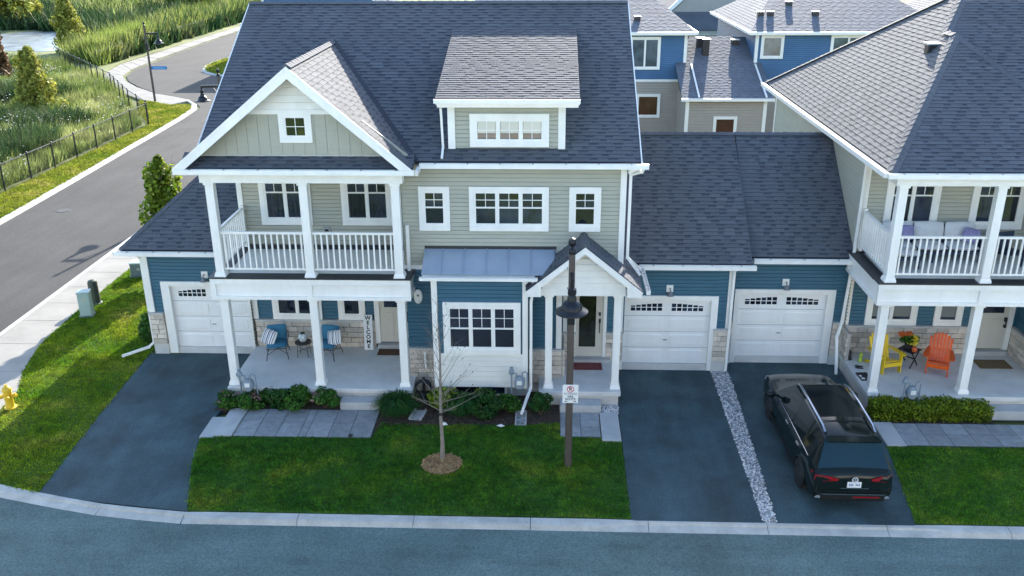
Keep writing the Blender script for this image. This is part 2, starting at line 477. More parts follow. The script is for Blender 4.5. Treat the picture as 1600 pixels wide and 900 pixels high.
def window(parent, x0, x1, z0, z1, y, units=1, lites=(2, 2), split=.5, case=.11, gm=None, hung=True, blindf=0.0, head=True, label=None, fm=None, bm=None, sill=True):
    """casing and sash frames stand proud of the wall at y; glass sits back in the sash. lites: columns, rows of the upper sash"""
    m = fm or white
    g = gm or glass
    mb = MB()
    d = .05
    c = case
    mb.box(x0, x1, y-d, y+.01, z1-c, z1); mb.box(x0, x1, y-d-(.012 if sill else 0), y+.01, z0, z0+c)
    mb.box(x0, x0+c, y-d, y+.01, z0+c, z1-c); mb.box(x1-c, x1, y-d, y+.01, z0+c, z1-c)
    w = mb.build('window', m, parent)
    if label: w['label'] = label
    fx0, fx1, fz0, fz1 = x0+c, x1-c, z0+c, z1-c
    U = (fx1-fx0)/units; f = .055
    fr = MB(); mu = MB()
    for i in range(units):
        a = fx0+i*U; b = a+U
        yo, yi = y-.04, y+.01
        fr.box(a, b, yo, yi, fz1-f, fz1); fr.box(a, b, yo, yi, fz0, fz0+f)
        fr.box(a, a+f, yo, yi, fz0+f, fz1-f); fr.box(b-f, b, yo, yi, fz0+f, fz1-f)
        za, zb = fz0+f, fz1-f
        yg = y-.004
        if hung:
            zm = za+(zb-za)*split
            fr.box(a+f, b-f, yo+.004, yi, zm-.02, zm+.02)
            # lower sash pane
            p = MB(); p.box(a+f, b-f, yg, yg+.01, za, zm-.02); p.build('pane', g, w)
            fr.box(a+f, b-f, yo+.012, yg, za, za+.022)
            ulo = zm+.02
        else:
            ulo = za
        nc, nr = lites
        cw = (b-f-(a+f))/nc; rh = (zb-ulo)/nr
        for q in range(nc):
            for r in range(nr):
                zz0, zz1 = ulo+r*rh, ulo+(r+1)*rh
                p = MB(); p.box(a+f+q*cw, a+f+(q+1)*cw, yg, yg+.01, zz0, zz1); p.build('pane', g, w)
        for q in range(1, nc): mu.box(a+f+q*cw-.009, a+f+q*cw+.009, yg-.014, yg-.001, ulo, zb)
        for r in range(1, nr): mu.box(a+f, b-f, yg-.0155, yg-.001, ulo+r*rh-.009, ulo+r*rh+.009)
        if blindf:
            p = MB(); p.box(a+f+.01, b-f-.01, yg-.006, yg-.002, zb-(zb-za)*blindf, zb-.004); p.build('blind', bm or blind, w)
    fr.build('sash_frame', m, w)
    if mu.v: mu.build('muntin', m, w)
    return w

def garage_door(parent, x0, x1, z0, z1, y, arch_left=True):
    """sectional door: slab, raised panels and two arched groups of small panes"""
    mb = MB(); mb.box(x0, x1, y, y+.05, z0, z1)
    k = 4; H = (z1-z0)/k
    for i in range(1, k): pass
    d = mb.build('garage_door', white2, parent)
    mid = (x0+x1)/2
    me = unit_block('door_panel', white2, .08)
    for i in range(k):
        for (a, b) in ((x0+.14, mid-.12), (mid+.12, x1-.14)):
            if i < 3:
                for (zl, zh) in ((.07, .93),):
                    block(d, 'panel', me, ((a+b)/2, y-.004, z0+(i+(zl+zh)/2)*H), (b-a, .05, (zh-zl)*H-.12))
    gr = MB()
    for i in range(1, k): gr.box(x0, x1, y-.003, y+.001, z0+i*H-.011, z0+i*H+.011)
    gr.build('section_joint', mat('joint_shade_grey', (.50, .50, .50), .6), d)  # grey strips paint the groove shade between door sections
    zc = z0+3*H
    for gi, (a, b) in enumerate(((x0+.20, mid-.13), (mid+.13, x1-.20))):
        n = 6; w = (b-a)/n
        for j in range(n):
            t = (j+.5)/n
            t = t if gi == 0 else 1-t
            top = .13+.085*math.sin(t*math.pi/2)
            for r, (lo, hi) in enumerate(((.16, .16+.10), (.16+.125, .16+.125+max(.03, top-.10)))):
                p = MB(); p.box(a+j*w+.014, a+(j+1)*w-.014, y-.007, y+.002, zc+lo, zc+hi); p.build('pane', glass, d)
    h = MB(); h.box(mid-.06, mid+.06, y-.03, y-.003, z0+H*1.5-.015, z0+H*1.5+.015); h.build('handle', mat('steel', (.45, .45, .45), .35, metal=.8), d)
    return d

def wall_lamp(parent, x, y, z):
    mb = MB(); mb.box(x-.10, x+.10, y-.03, y, z-.02, z+.2)
    l = mb.build('wall_lamp', white, parent)
    h = MB(); h.tube([(x, y-.03, z+.10), (x, y-.13, z+.12), (x, y-.17, z+.04)], .02, 6, 0)
    h.lathe([(.02, .05), (.05, .03), (.10, -.06), (.115, -.075), (.09, -.075), (.03, -.02)], (x, y-.17, z), 14)
    h.build('lamp_shade', mat('lamp_grey', (.23, .24, .25), .5, metal=.4), l)
    return l

def downspout(parent, pts, w=.075, label=None):
    mb = MB()
    for a, b in zip(pts, pts[1:]): mb.bar(a, b, w, w*.8, up=(0, 1, 0) if abs(Vector(b).z-Vector(a).z) > .01 else (0, 0, 1))
    for p in pts[1:-1]: mb.box(p[0]-w*.52, p[0]+w*.52, p[1]-w*.45, p[1]+w*.45, p[2]-w*.55, p[2]+w*.55)
    o = mb.build('downspout', white, parent)
    if label: o['label'] = label
    return o

def gutter(parent, p, q, w=.12, h=.13, clips=True):
    """open gutter from p to q (outer top edge line), hollow top, with hanger clips"""
    p = Vector(p); q = Vector(q); mb = MB(); d = (q-p).normalized(); s = d.cross(Vector((0, 0, 1))).normalized()  # outward side
    z = Vector((0, 0, 1)); L = (q-p).length
    mb.prism([p, p-s*.012, p-s*.012-z*h, p-z*h], q-p)
    mb.prism([p-s*w, p-s*(w-.012), p-s*(w-.012)-z*h, p-s*w-z*h], q-p)
    mb.prism([p-s*.012-z*h, p-s*(w-.012)-z*h, p-s*(w-.012)-z*(h-.012), p-s*.012-z*(h-.012)], q-p)
    for e in (p, q-d*.01): mb.prism([e-s*.013-z*.002, e-s*(w-.013)-z*.002, e-s*(w-.013)-z*(h-.013), e-s*.013-z*(h-.013)], d*.01)
    o = mb.build('gutter', white, parent)
    if clips:
        k = max(2, int(L/.8)); c = MB()
        for i in range(k):
            a = p+d*(L*(i+.5)/k); c.prism([a+s*.004+z*.004, a-s*(w)+z*.004, a-s*w-z*.008, a+s*.004-z*.008], d*.035)
        cl = c.build('gutter_clip', mat('clip_grey', (.35, .36, .38), .5), o); cl['kind'] = 'stuff'
    return o

def column(parent, x, y, z0, z1, w=.225, base=.31):
    mb = MB(); mb.box(x-w/2, x+w/2, y-w/2, y+w/2, z0+.14, z1-.07)
    b = base/2
    P = [(x-b, y-b), (x+b, y-b), (x+b, y+b), (x-b, y+b)]; w2 = w/2+.012
    T = [(x-w2, y-w2), (x+w2, y-w2), (x+w2, y+w2), (x-w2, y+w2)]
    mb.poly(P, z0, z0+.05)
    for i in range(4):
        j = (i+1) % 4
        mb.face([(*P[i], z0+.05), (*P[j], z0+.05), (*T[j], z0+.14), (*T[i], z0+.14)])
    mb.face([(*t, z0+.14) for t in T])
    mb.box(x-w2-.02, x+w2+.02, y-w2-.02, y+w2+.02, z1-.07, z1)
    return mb.build('porch_column', white, parent, bevel=.008)

def railing(parent, p, q, z0, z1, n, post=None):
    p = Vector(p); q = Vector(q); d = q-p; mb = MB()
    mb.bar((*p.xy, z1-.03), (*q.xy, z1-.03), .075, .06); mb.bar((*p.xy, z0+.03), (*q.xy, z0+.03), .05, .05)
    if post: mb.box(post[0]-.045, post[0]+.045, post[1]-.045, post[1]+.045, z0-.12, z1+.06)
    r = mb.build('railing', white, parent)
    b = MB(); b.box(-.021, .021, -.021, .021, z0+.055-z0, z1-.06-z0)
    me = bpy.data.meshes.new('baluster'); me.from_pydata(b.v, [], b.f); me.materials.append(white)
    for i in range(n):
        c = p+d*((i+.5)/n)
        o = bpy.data.objects.new('baluster', me); COL.objects.link(o); o.parent = r
        o.location = Vector((c.x, c.y, z0)) - wl(r)
    return r

# ------------------------------------------------------------------ the porch-and-balcony unit (built twice, each with its own roof)
def balcony_unit(h, dx, blinds, skip_right=False):
    X = lambda x: x+dx
    # porch slab, cheek wall, step
    mb = MB(); mb.box(X(-9.12), X(-3.78), 22.86, 25.72, .34, .475); mb.build('porch_slab', conc, h, bevel=.015)
    mb = MB(); mb.box(X(-9.06), X(-3.83), 22.92, 25.72, -.1, .338); mb.build('porch_foundation', ledge_m, h)
    mb = MB(); mb.box(X(-5.80), X(-4.66), 22.48, 22.915, -.05, .235); mb.build('porch_step', conc_d, h, bevel=.02)
    # lower back wall: stone to sill height, lapped siding above
    stones(h, X(-9.05), X(-5.30), .475, 1.32, 25.72)
    clap(h, 'wall', blue, X(-9.08), X(-3.95), 1.30, 3.2, 25.72)
    trim(h, [(X(-9.10), X(-8.94), 25.665, 25.72, 1.40, 3.18)], 'corner_trim')
    window(h, X(-8.47), X(-6.93), 1.40, 2.95, 25.70, 2, (1, 1), hung=False, case=.14, blindf=blinds, gm=glass)
    window(h, X(-6.42), X(-5.58), 1.40, 2.95, 25.70, 1, (1, 1), hung=False, case=.14, blindf=blinds, gm=glass)
    # front door with casing, top light, threshold
    trim(h, [(X(-5.30), X(-5.15), 25.66, 25.75, .60, 3.1), (X(-4.20), X(-4.05), 25.66, 25.75, .60, 3.1)], 'door_casing')
    mb = MB(); mb.box(X(-5.15), X(-4.20), 25.70, 25.76, .64, 2.78)
    d = mb.build('front_door', mat('cream_door', (.62, .57, .48), .5, var=.03, scale=2), h)
    mb = MB(); mb.box(X(-4.99), X(-4.36), 25.693, 25.71, 1.82, 2.64); mb.build('pane', glass, d)
    me = unit_block('door_panel_cream', MATS['cream_door'], .07)
    for a in (-4.83, -4.52): block(d, 'panel', me, (X(a), 25.70, 1.22), (.25, .03, .85))
    mb = MB(); mb.box(X(-4.30), X(-4.24), 25.64, 25.70, 1.36, 1.44); mb.box(X(-4.31), X(-4.24), 25.63, 25.70, 1.56, 1.68); mb.box(X(-4.285), X(-4.255), 25.62, 25.64, 1.36, 1.66); mb.build('handle', blackm, d)
    mb = MB(); mb.box(X(-5.22), X(-4.12), 25.50, 25.70, .475, .62); mb.build('threshold', conc_d, h)
    # wall at the right end of the porch (next bay steps forward)
    stones(h, 23.85, 25.66, .475, 1.32, X(-3.95), '-x')
    clap(h, 'wall', blue, 23.8, 25.7, 1.30, 3.2, X(-3.95), '-x')
    # balcony deck box and fascia
    mb = MB(); mb.box(X(-9.20), X(-3.74), 23.01, 25.70, 3.17, 3.70)
    mb.box(X(-9.24), X(-3.70), 22.95, 25.69, 3.165, 3.26); mb.box(X(-9.24), X(-3.70), 22.95, 25.69, 3.62, 3.775)
    for xx in (-9.24, -6.56, -3.84): mb.box(X(xx), X(xx+.14), 22.955, 23.0, 3.26, 3.62)
    for yy in (23.06, 25.5): mb.box(X(-9.239), X(-9.19), yy, yy+.14, 3.26, 3.62)
    mb.build('balcony_fascia', white, h)
    mb = MB()
    mb.box(X(-9.27), X(-3.67), 22.93, 23.34, 3.778, 3.81); mb.box(X(-9.29), X(-8.90), 23.34, 25.68, 3.778, 3.81)
    mb.box(X(-4.0), X(-3.65), 23.34, 23.80, 3.778, 3.81); mb.box(X(-8.9), X(-3.96), 25.46, 25.53, 3.74, 3.90)
    mb.build('balcony_flashing', flash, h)
    fl = MB(); fl.box(X(-8.90), X(-3.97), 23.34, 25.5, 3.70, 3.735); fl = fl.build('balcony_floor', mat('deck_under', (.08, .075, .07), .8), h)
    me = unit_block('deck_board', mat('deck_board', (.23, .20, .19), .7, var=.15, scale=3, orand=.12), .03)
    for i in range(13): block(fl, 'deck_board', me, (X(-6.435), 23.42+i*.16, 3.745), (4.90, .15, .025))
    # columns and upper beam
    for xx in (-8.95, -6.45, -4.0):
        column(h, X(xx), 23.15, .475, 3.17)
        column(h, X(xx), 23.15, 3.80, 6.48)
    mb = MB(); mb.box(X(-9.17), X(-3.78), 22.99, 23.31, 6.48, 6.74); mb.box(X(-9.17), X(-8.88), 23.31, 25.55, 6.48, 6.74); mb.build('porch_beam', white, h)
    mb = MB(); mb.box(X(-9.5), X(-3.6), 22.9, 25.55, 6.742, 6.79); mb.build('soffit', white, h)
    # railings
    z0, z1 = 3.98, 5.08
    railing(h, (X(-8.83), 23.15, 0), (X(-6.57), 23.15, 0), z0, z1, 14)
    railing(h, (X(-6.33), 23.15, 0), (X(-4.12), 23.15, 0), z0, z1, 14)
    railing(h, (X(-8.98), 23.28, 0), (X(-8.98), 25.38, 0), z0, z1, 13, post=(X(-8.98), 25.45))
    trim(h, [(X(-3.86), X(-3.77), 23.60, 23.69, 3.80, 5.14)], 'railing_post')
    # upper wall and windows behind the balcony
    clap(h, 'wall', sage, X(-9.08), X(-3.95), 3.70, 6.76, 25.55)
    clap(h, 'wall', sage, 23.8, 25.55, 3.70, 6.76, X(-3.95), '-x')
    trim(h, [(X(-9.10), X(-8.95), 25.50, 25.56, 3.9, 6.74)], 'corner_trim')
    window(h, X(-8.44), X(-6.92), 4.53, 6.25, 25.53, 2, (2, 2), split=.60, case=.15)
    window(h, X(-6.02), X(-4.50), 4.53, 6.25, 25.53, 2, (2, 2), split=.60, case=.15)
    mb = MB(); mb.box(X(-6.62), X(-6.42), 25.47, 25.53, 4.30, 4.46); o = mb.build('wall_vent', mat('vent_grey', (.40, .40, .38), .5), h)
    mb = MB(); mb.box(X(-6.58), X(-6.46), 25.455, 25.47, 4.33, 4.41); mb.build('louvre', blackm, o)

# ================================================================== TOWNHOUSE 1: gabled block with balcony unit, bay unit and two garages
H1 = thing('townhouse', 'sage and blue townhouse with front gable, shed dormer and balcony beside the bare tree', 'house', (-3.5, 23.8, 0))
balcony_unit(H1, 0, 0)
MS = .57
def mz(y): return 6.95 + MS*(y-23.5)
RY = 29.75; RZ = mz(RY)
# main walls
clap(H1, 'wall', sage, -3.95, 2.12, 3.92, 6.86, 23.8)
clap(H1, 'wall', blue, -3.95, .47, .0, 3.80, 23.8)
trim(H1, [(-3.97, .47, 23.755, 23.82, 3.80, 3.92)], 'band_trim')
trim(H1, [(1.98, 2.14, 23.745, 23.83, 3.60, 6.86)], 'corner_trim')
def gab(z):
    t = max(0, (z-6.9)/MS); return (23.6+t, 35.9-t)
clap(H1, 'wall', sage, 25.55, 36, 0, 6.9, -9.1, '-x'); clap(H1, 'wall', sage, 25, 36, 6.9, 10.3, -9.1, '-x', lim=gab)
clap(H1, 'wall', sage, 23.8, 36, 3, 6.9, 2.12, '+x'); clap(H1, 'wall', sage, 24, 36, 6.9, 10.3, 2.12, '+x', lim=gab)
clap(H1, 'wall', sage, -9.1, 2.12, 0, 6.9, 36, '+y')
# main roof
roof_slope(H1, [(-9.45, 23.5, 6.95), (2.47, 23.5, 6.95), (2.47, RY, RZ), (-9.45, RY, RZ)], 3, label='large dark main roof slope')
roof_slope(H1, [(2.47, 36, 6.95), (-9.45, 36, 6.95), (-9.45, RY+.002, RZ), (2.47, RY+.002, RZ)], 4, label='rear roof slope')
cap_line(H1, (-9.45, RY, RZ+.03), (2.47, RY, RZ+.03), h=.02)
# verge boards and eave returns at the right end
for xx, ye, tk in ((2.475, 23.42, .03), (2.475, 36.08, .03), (-9.455, 23.42, -.03), (-9.455, 36.08, -.03)):
    mb = MB(); mb.prism([(xx, ye, 6.80), (xx, ye, 6.945), (xx, RY+(.002 if ye > 30 else 0), RZ+.01), (xx, RY+(.002 if ye > 30 else 0), RZ-.18)], (tk, 0, 0)); mb.build('verge_board', white, H1)
mb = MB(); mb.prism([(2.16, 23.52, 6.62), (2.46, 23.52, 6.74), (2.46, 24.3, 6.74), (2.16, 24.3, 6.62)], (0, 0, .14))
mb.box(-3.45, 2.46, 23.43, 23.80, 6.78, 6.83); mb.build('soffit', white, H1)
gutter(H1, (2.66, 23.38, 6.94), (-3.36, 23.38, 6.94))
downspout(H1, [(2.55, 23.45, 6.80), (2.50, 23.5, 6.70), (2.24, 23.72, 6.56), (2.24, 23.72, 4.22), (2.62, 23.72, 3.70)], label='white pipe down the right corner onto the small porch roof')
gutter(H1, (-3.42, 22.80, 6.90), (-9.72, 22.80, 6.90))
trim(H1, [(-3.42, -3.34, 22.86, 23.40, 6.72, 6.86), (-9.70, -9.6, 22.93, 25.4, 6.75, 6.86)], 'eave_return')
# front gable
GX, GZ = -6.50, 9.52
gs = (GZ-6.93)/(3.1)
yv = 23.5+(GZ-6.95)/MS
roof_slope(H1, [(-3.5, 22.75, 6.93), (-3.5, 23.48, 6.93), (GX, yv, GZ), (GX, 22.75, GZ)], 5, label='gable roof slope catching the sun')
roof_slope(H1, [(-9.7, 23.48, 6.93), (-9.7, 22.75, 6.93), (GX, 22.75, GZ), (GX, yv, GZ)], 6)
cap_line(H1, (GX, 22.75, GZ+.03), (GX, yv, GZ+.03), h=.03)
# valley flashing strip along the right valley
mb = MB(); a = Vector((-3.48, 23.46, 6.99)); b = Vector((GX, yv, GZ+.05)); mb.bar(a, b, .16, .012, up=(0, -.3, 1)); mb.build('valley_flashing', shingle_d, H1)
# rakes (white boards) in front of the gable
mb = MB()
for sx in (1, -1):
    e = GX+(3.02 if sx > 0 else -3.24)
    mb.prism([(GX, 22.72, GZ-.02), (e, 22.72, 6.895), (e-sx*.20, 22.72, 6.80), (GX, 22.72, GZ-.30)], (0, .04, 0))
    mb.prism([(GX, 22.705, GZ+.012), (e, 22.705, 6.92), (e, 22.705, 6.84), (GX, 22.705, GZ-.075)], (0, .02, 0))
mb.build('rake_board', white, H1)
# pent roof strip below gable
roof_slope(H1, [(-9.62, 22.88, 6.90), (-3.48, 22.88, 6.90), (-3.48, 23.42, 7.20), (-9.62, 23.42, 7.20)], 7, label='shingle skirt below the front gable')
GY = 23.30
def glim(z):
    w = (GZ-.10-z)/gs; return (GX-w, GX+w)
clap(H1, 'gable_wall', cream, 0, 1, 8.36, GZ-.14, GY, lim=glim, course=.19, lip=.02)
trim(H1, [(GX-1.35, GX+1.35, GY-.05, GY+.01, 8.24, 8.37)], 'band_trim')
bk = MB(); bk.prism([(GX-2.9, GY+.02, 7.12), (GX+2.9, GY+.02, 7.12), (GX, GY+.02, GZ-.1)], (0, .05, 0)); gwall = bk.build('gable_backing', sage, H1)
wx0, wx1, wz0, wz1 = -6.98, -6.12, 7.50, 8.33
for i in range(19):
    a = GX-2.85+i*.30; b = a+.292
    def top(x): return min(8.24, GZ-.12-abs(x-GX)*gs)
    if top(a) < 7.2 and top(b) < 7.2: continue
    zb = 7.15; pa, pb = max(top(a), zb+.01), max(top(b), zb+.01)
    q = MB(); q.prism([(a, GY+.02, zb), (b, GY+.02, zb), (b, GY+.02, pb), (a, GY+.02, pa)], (0, -.022, 0)); q.build('board', sage, gwall)
trim(H1, [(GX-2.7, GX+2.7, GY-.028, GY+.01, 7.13, 7.165)], 'drip_edge', mat('drip_tan', (.5, .47, .42), .6))
window(H1, wx0, wx1, wz0, wz1, GY-.002, 1, (2, 2), hung=False, case=.13, gm=mat('gable_glass', (.02, .03, .02), .05, spec=.9))
# shed dormer
DY = 23.95
def dz(y): return 8.62 + .2445*(y-23.5)
roof_slope(H1, [(-2.9, 23.48, 8.615), (.83, 23.48, 8.615), (.86, 29.30, dz(29.3)), (-2.88, 29.30, dz(29.3))], 8, label='low shed dormer roof lit by the sun')
gutter(H1, (.84, 23.36, 8.62), (-2.92, 23.36, 8.62), w=.11, h=.10)
mb = MB(); mb.box(-2.86, .80, 23.475, 23.52, 8.38, 8.53); mb.box(-2.86, .80, 23.52, 23.96, 8.39, 8.43)
for xx in (-2.89, .80): mb.prism([(xx, 23.50, 8.44), (xx, 23.50, 8.60), (xx, 29.0, dz(29)-.01), (xx, 28.5, dz(28.5)-.16)], (.03, 0, 0))
mb.build('dormer_fascia', white, H1)
clap(H1, 'dormer_wall', sage, -2.6, .46, mz(DY)-.05, 8.42, DY)
for xx, f in ((-2.6, '-x'), (.46, '+x')):
    q = MB(); q.prism([(xx, DY, mz(DY)-.05), (xx, DY, 8.42), (xx, 28.6, dz(28.6)-.1)], (.04 if f == '-x' else -.04, 0, 0)); q.build('dormer_cheek', sage, H1)
trim(H1, [(-2.64, -2.45, DY-.05, DY+.02, 7.16, 8.40), (.29, .48, DY-.05, DY+.02, 7.16, 8.40)], 'corner_trim')
trim(H1, [(-2.62, .46, DY-.06, DY+.01, 7.14, 7.2)], 'base_flashing', flash)
window(H1, -2.06, .05, 7.26, 8.14, DY-.015, 3, (2, 2), hung=False, case=.15, blindf=.66, bm=blind_w)
downspout(H1, [(-2.78, 23.56, 8.52), (-2.80, 23.80, 8.30), (-2.78, 23.88, 7.26), (-2.78, 23.52, 7.03)], w=.06, label='thin white pipe beside the dormer')
# second floor windows of the bay unit
window(H1, -3.49, -2.64, 4.95, 6.20, 23.785, 1, (2, 2), split=.54, case=.13)
window(H1, -2.11, .06, 4.95, 6.20, 23.785, 3, (2, 2), split=.54, case=.13)
window(H1, .61, 1.47, 4.95, 6.20, 23.785, 1, (2, 2), split=.54, case=.13)
# stone base of the bay unit
stones(H1, -3.95, -3.12, .0, 1.32, 23.79)
stones(H1, -.48, .47, .0, 1.32, 23.79)
stones(H1, 23.8, 24.9, .48, 1.32, .47, '+x', cap=False)
trim(H1, [(.30, .46, 23.74, 23.80, 1.40, 3.7)], 'corner_trim')
# box bay
mb = MB(); mb.box(-3.07, -.55, 23.05, 23.80, .50, 3.95); mb.build('bay_box', blue, H1)
clap(H1, 'bay_wall', blue, -3.00, -.62, 1.55, 3.86, 23.02)
clap(H1, 'bay_wall', blue, 23.05, 23.80, 1.55, 3.86, -.52, '+x')
clap(H1, 'bay_wall', blue, 23.05, 23.80, 1.55, 3.86, -3.10, '-x')
mb = MB()
for i in range(6): mb.box(-3.00, -.62, 22.995, 23.02, .52+i*.165, .52+(i+1)*.165-.004)
pn = mb.build('bay_panel', mat('panel_cream', (.76, .74, .69), .5, var=.04, scale=2), H1)
trim(H1, [(-3.14, -2.98, 22.965, 23.04, .50, 3.86), (-.64, -.49, 22.965, 23.04, .50, 3.86), (-2.98, -.64, 22.975, 23.02, 1.50, 1.57)], 'corner_trim')
window(H1, -2.84, -.69, 1.57, 3.14, 23.0, 3, (2, 2), split=.50, case=.14, gm=mat('bay_glass', (.035, .040, .055), .08, var=.35, scale=.8))
mb = MB(); mb.box(-3.36, -.30, 22.93, 23.85, 3.88, 3.95); mb.build('bay_fascia', white, H1)
rs = MB(); rs.prism([(-3.38, 22.90, 3.96), (.25, 22.90, 3.96), (.25, 23.84, 4.40), (-3.38, 23.84, 4.40)], (0, 0, .02)); rs = rs.build('bay_roof', metal_roof, H1)
xs = [-3.385, -2.86, -2.25, -1.64, -1.03, -.42, .20]
for a, b in zip(xs, xs[1:]):
    q = MB(); q.prism([(a+.008, 22.885, 3.975), (b-.008, 22.885, 3.975), (b-.008, 23.83, 4.417), (a+.008, 23.83, 4.417)], (0, -.006, .012)); q.build('metal_panel', metal_roof, rs)
    s = MB(); s.prism([(b-.010, 22.88, 3.98), (b+.010, 22.88, 3.98), (b+.010, 23.83, 4.424), (b-.010, 23.83, 4.424)], (0, -.01, .026)); s.build('seam', metal_roof, rs)
trim(H1, [(-3.38, .28, 23.775, 23.80, 4.41, 4.50)], 'roof_flashing', flash)
gutter(H1, (-.22, 22.80, 3.95), (-3.42, 22.80, 3.95), w=.10, h=.09, clips=False)
downspout(H1, [(-.33, 22.86, 3.85), (-.36, 22.90, 3.45), (-.40, 22.93, 3.2), (-.40, 22.93, .58), (-.66, 22.2, .10)], label='white pipe from the bay roof to the splash block')
# basement under the bay
mb = MB(); mb.box(-3.1, -.5, 23.45, 23.6, -.1, .50); mb.build('foundation_wall', conc_d, H1)
bw = MB()
for a in (-2.62, -1.88, -1.14): bw.box(a-.03, a+.03, 23.40, 23.45, .02, .48)
bw.box(-2.62, -1.14, 23.405, 23.45, .02, .07)
bw = bw.build('basement_window', white, H1)
for a in (-2.59, -1.85): q = MB(); q.box(a, a+.68, 23.43, 23.448, .07, .48); q.build('pane', glass, bw)
# entrance porch with its gable
mb = MB(); mb.box(-.18, 2.14, 22.86, 24.97, .34, .48); mb.build('porch_slab', conc, H1, bevel=.015)
mb = MB(); mb.box(-.12, 2.08, 22.92, 24.97, -.1, .338); mb.build('porch_foundation', ledge_m, H1)
mb = MB(); mb.box(.42, 1.58, 22.48, 22.915, -.05, .24); mb.build('porch_step', conc_d, H1, bevel=.02)
column(H1, .09, 23.15, .48, 3.36, .20, .28); column(H1, 1.98, 23.15, .48, 3.36, .20, .28)
mb = MB(); mb.box(-.13, 2.17, 22.97, 23.28, 3.36, 3.56); mb.box(-.13, .1, 23.28, 23.8, 3.36, 3.56); mb.box(1.95, 2.17, 23.28, 24.9, 3.36, 3.56); mb.build('porch_beam', white, H1)
PX, PZ, PE = 1.03, 4.88, 3.62
ps = (PZ-PE)/1.56
roof_slope(H1, [(PX+1.56, 22.66, PE), (PX+1.56, 24.7, PE), (PX, 24.7, PZ), (PX, 22.66, PZ)], 9, label='right slope of the entrance gable roof', exp=.13)
roof_slope(H1, [(PX-1.56, 23.80, PE), (PX-1.56, 22.66, PE), (PX, 22.66, PZ), (PX, 23.80, PZ)], 10, exp=.13)
cap_line(H1, (PX, 22.66, PZ+.03), (PX, 23.8, PZ+.03), w=.22, h=.025)
mb = MB()
for sx in (1, -1):
    e = PX+sx*1.575
    mb.prism([(PX, 22.63, PZ-.015), (e, 22.63, PE-.03), (e-sx*.14, 22.63, PE-.12), (PX, 22.63, PZ-.20)], (0, .035, 0))
    mb.prism([(e-sx*.02, 22.64, PE-.04), (e-sx*.02, 22.64, PE-.17), (e-sx*.42, 22.64, PE-.17), (e-sx*.42, 22.64, PE+.25)], (0, .30, 0))
mb.build('rake_board', white, H1)
def plim(z):
    w = (PZ-.10-z)/ps; w = min(w, 1.13); return (PX-w, PX+w)
clap(H1, 'gable_wall', cream, 0, 1, 3.56, PZ-.13, 22.975, lim=plim, course=.18, lip=.012)
gutter(H1, (2.70, 24.55, 3.62), (2.70, 22.70, 3.62), w=.11, h=.11)
downspout(H1, [(2.24, 23.70, 4.22), (2.64, 24.1, 3.74), (2.66, 24.45, 3.66)], w=.07)
q = MB(); q.prism([(-.55, 23.78, 3.66), (-.20, 23.78, 3.96), (-.20, 22.85, 3.96), (-.55, 22.85, 3.66)], (0, 0, .02)); q.build('step_flashing', flash, H1)
# recessed entrance wall and door
stones(H1, .50, .90, .48, 1.34, 24.95); stones(H1, 1.80, 2.32, .48, 1.34, 24.95)
clap(H1, 'wall', blue, .47, 2.34, 1.33, 3.5, 24.95)
mb = MB(); mb.box(.47, 2.3, 24.96, 25.0, .48, 3.5); mb.build('entrance_backing', cream, H1)
trim(H1, [(.76, .90, 24.88, 24.96, .60, 3.3), (1.72, 1.82, 24.88, 24.96, .60, 3.3), (.52, .64, 24.89, 24.95, 1.42, 3.4), (2.18, 2.30, 24.89, 24.95, 1.42, 3.4)], 'door_casing')
mb = MB(); mb.box(.90, 1.72, 24.92, 24.97, .60, 2.75); d = mb.build('front_door', MATS['cream_door'], H1)
mb = MB(); mb.box(1.00, 1.50, 24.912, 24.93, .92, 2.62); mb.build('pane', mat('door_glass', (.02, .022, .012), .08, var=.6, scale=3), d)
mb = MB(); mb.box(1.58, 1.64, 24.88, 24.92, 1.95, 2.05); mb.box(1.585, 1.645, 24.87, 24.92, 1.72, 1.84); mb.box(1.60, 1.625, 24.85, 24.88, 1.40, 1.74); mb.build('handle', blackm, d)
mb = MB(); mb.box(.80, 1.95, 24.68, 24.92, .48, .60); mb.build('threshold', conc_d, H1)
# centre garage
def garage(h, xl, xr, dx0, dx1, y, lamp, stone_l, stone_r, tl, tr):
    clap(h, 'garage_wall', blue, xl, tl+.02, 1.4, 3.56, y); clap(h, 'garage_wall', blue, tr-.02, xr, 1.4, 3.56, y)
    clap(h, 'garage_wall', blue, tl+.02, tr-.02, 2.42, 3.56, y)
    trim(h, [(tl, tr, y-.05, y+.05, 2.34, 2.48), (tl, dx0-.02, y-.05, y+.16, .02, 2.34), (dx1+.02, tr, y-.05, y+.16, .02, 2.34), (dx0-.02, dx1+.02, y+.02, y+.16, 2.28, 2.34)], 'door_trim')
    garage_door(h, dx0-.02, dx1+.02, .20, 2.30, y+.11)
    mb = MB(); mb.box(dx0-.02, dx1+.02, y+.02, y+.3, -.1, .19); mb.build('garage_sill', conc, h)
    for (a, b) in (stone_l, stone_r):
        if b-a > .05:
            stones(h, a, b, .36, 1.36, y)
            mb = MB(); mb.box(a, b, y-.07, y+.02, -.1, .355); mb.build('pier_base', conc, h)
    wall_lamp(h, lamp, y, 2.62)
garage(H1, 2.12, 5.50, 2.37, 4.92, 25.24, 3.68, (2.2, 2.2), (5.06, 5.50), 2.23, 5.14)
trim(H1, [(5.40, 5.52, 25.19, 25.27, 1.44, 3.5)], 'corner_trim')
q = MB(); q.box(5.49, 5.52, 25.25, 29, 0, 3.5); q.build('garage_side_wall', blue, H1)
CGM = .70
roof_slope(H1, [(2.13, 24.93, 3.60), (5.98, 24.93, 3.60), (5.98, 29.12, 6.53), (2.13, 29.12, 6.53)], 12, label='garage roof slope right of the main house')
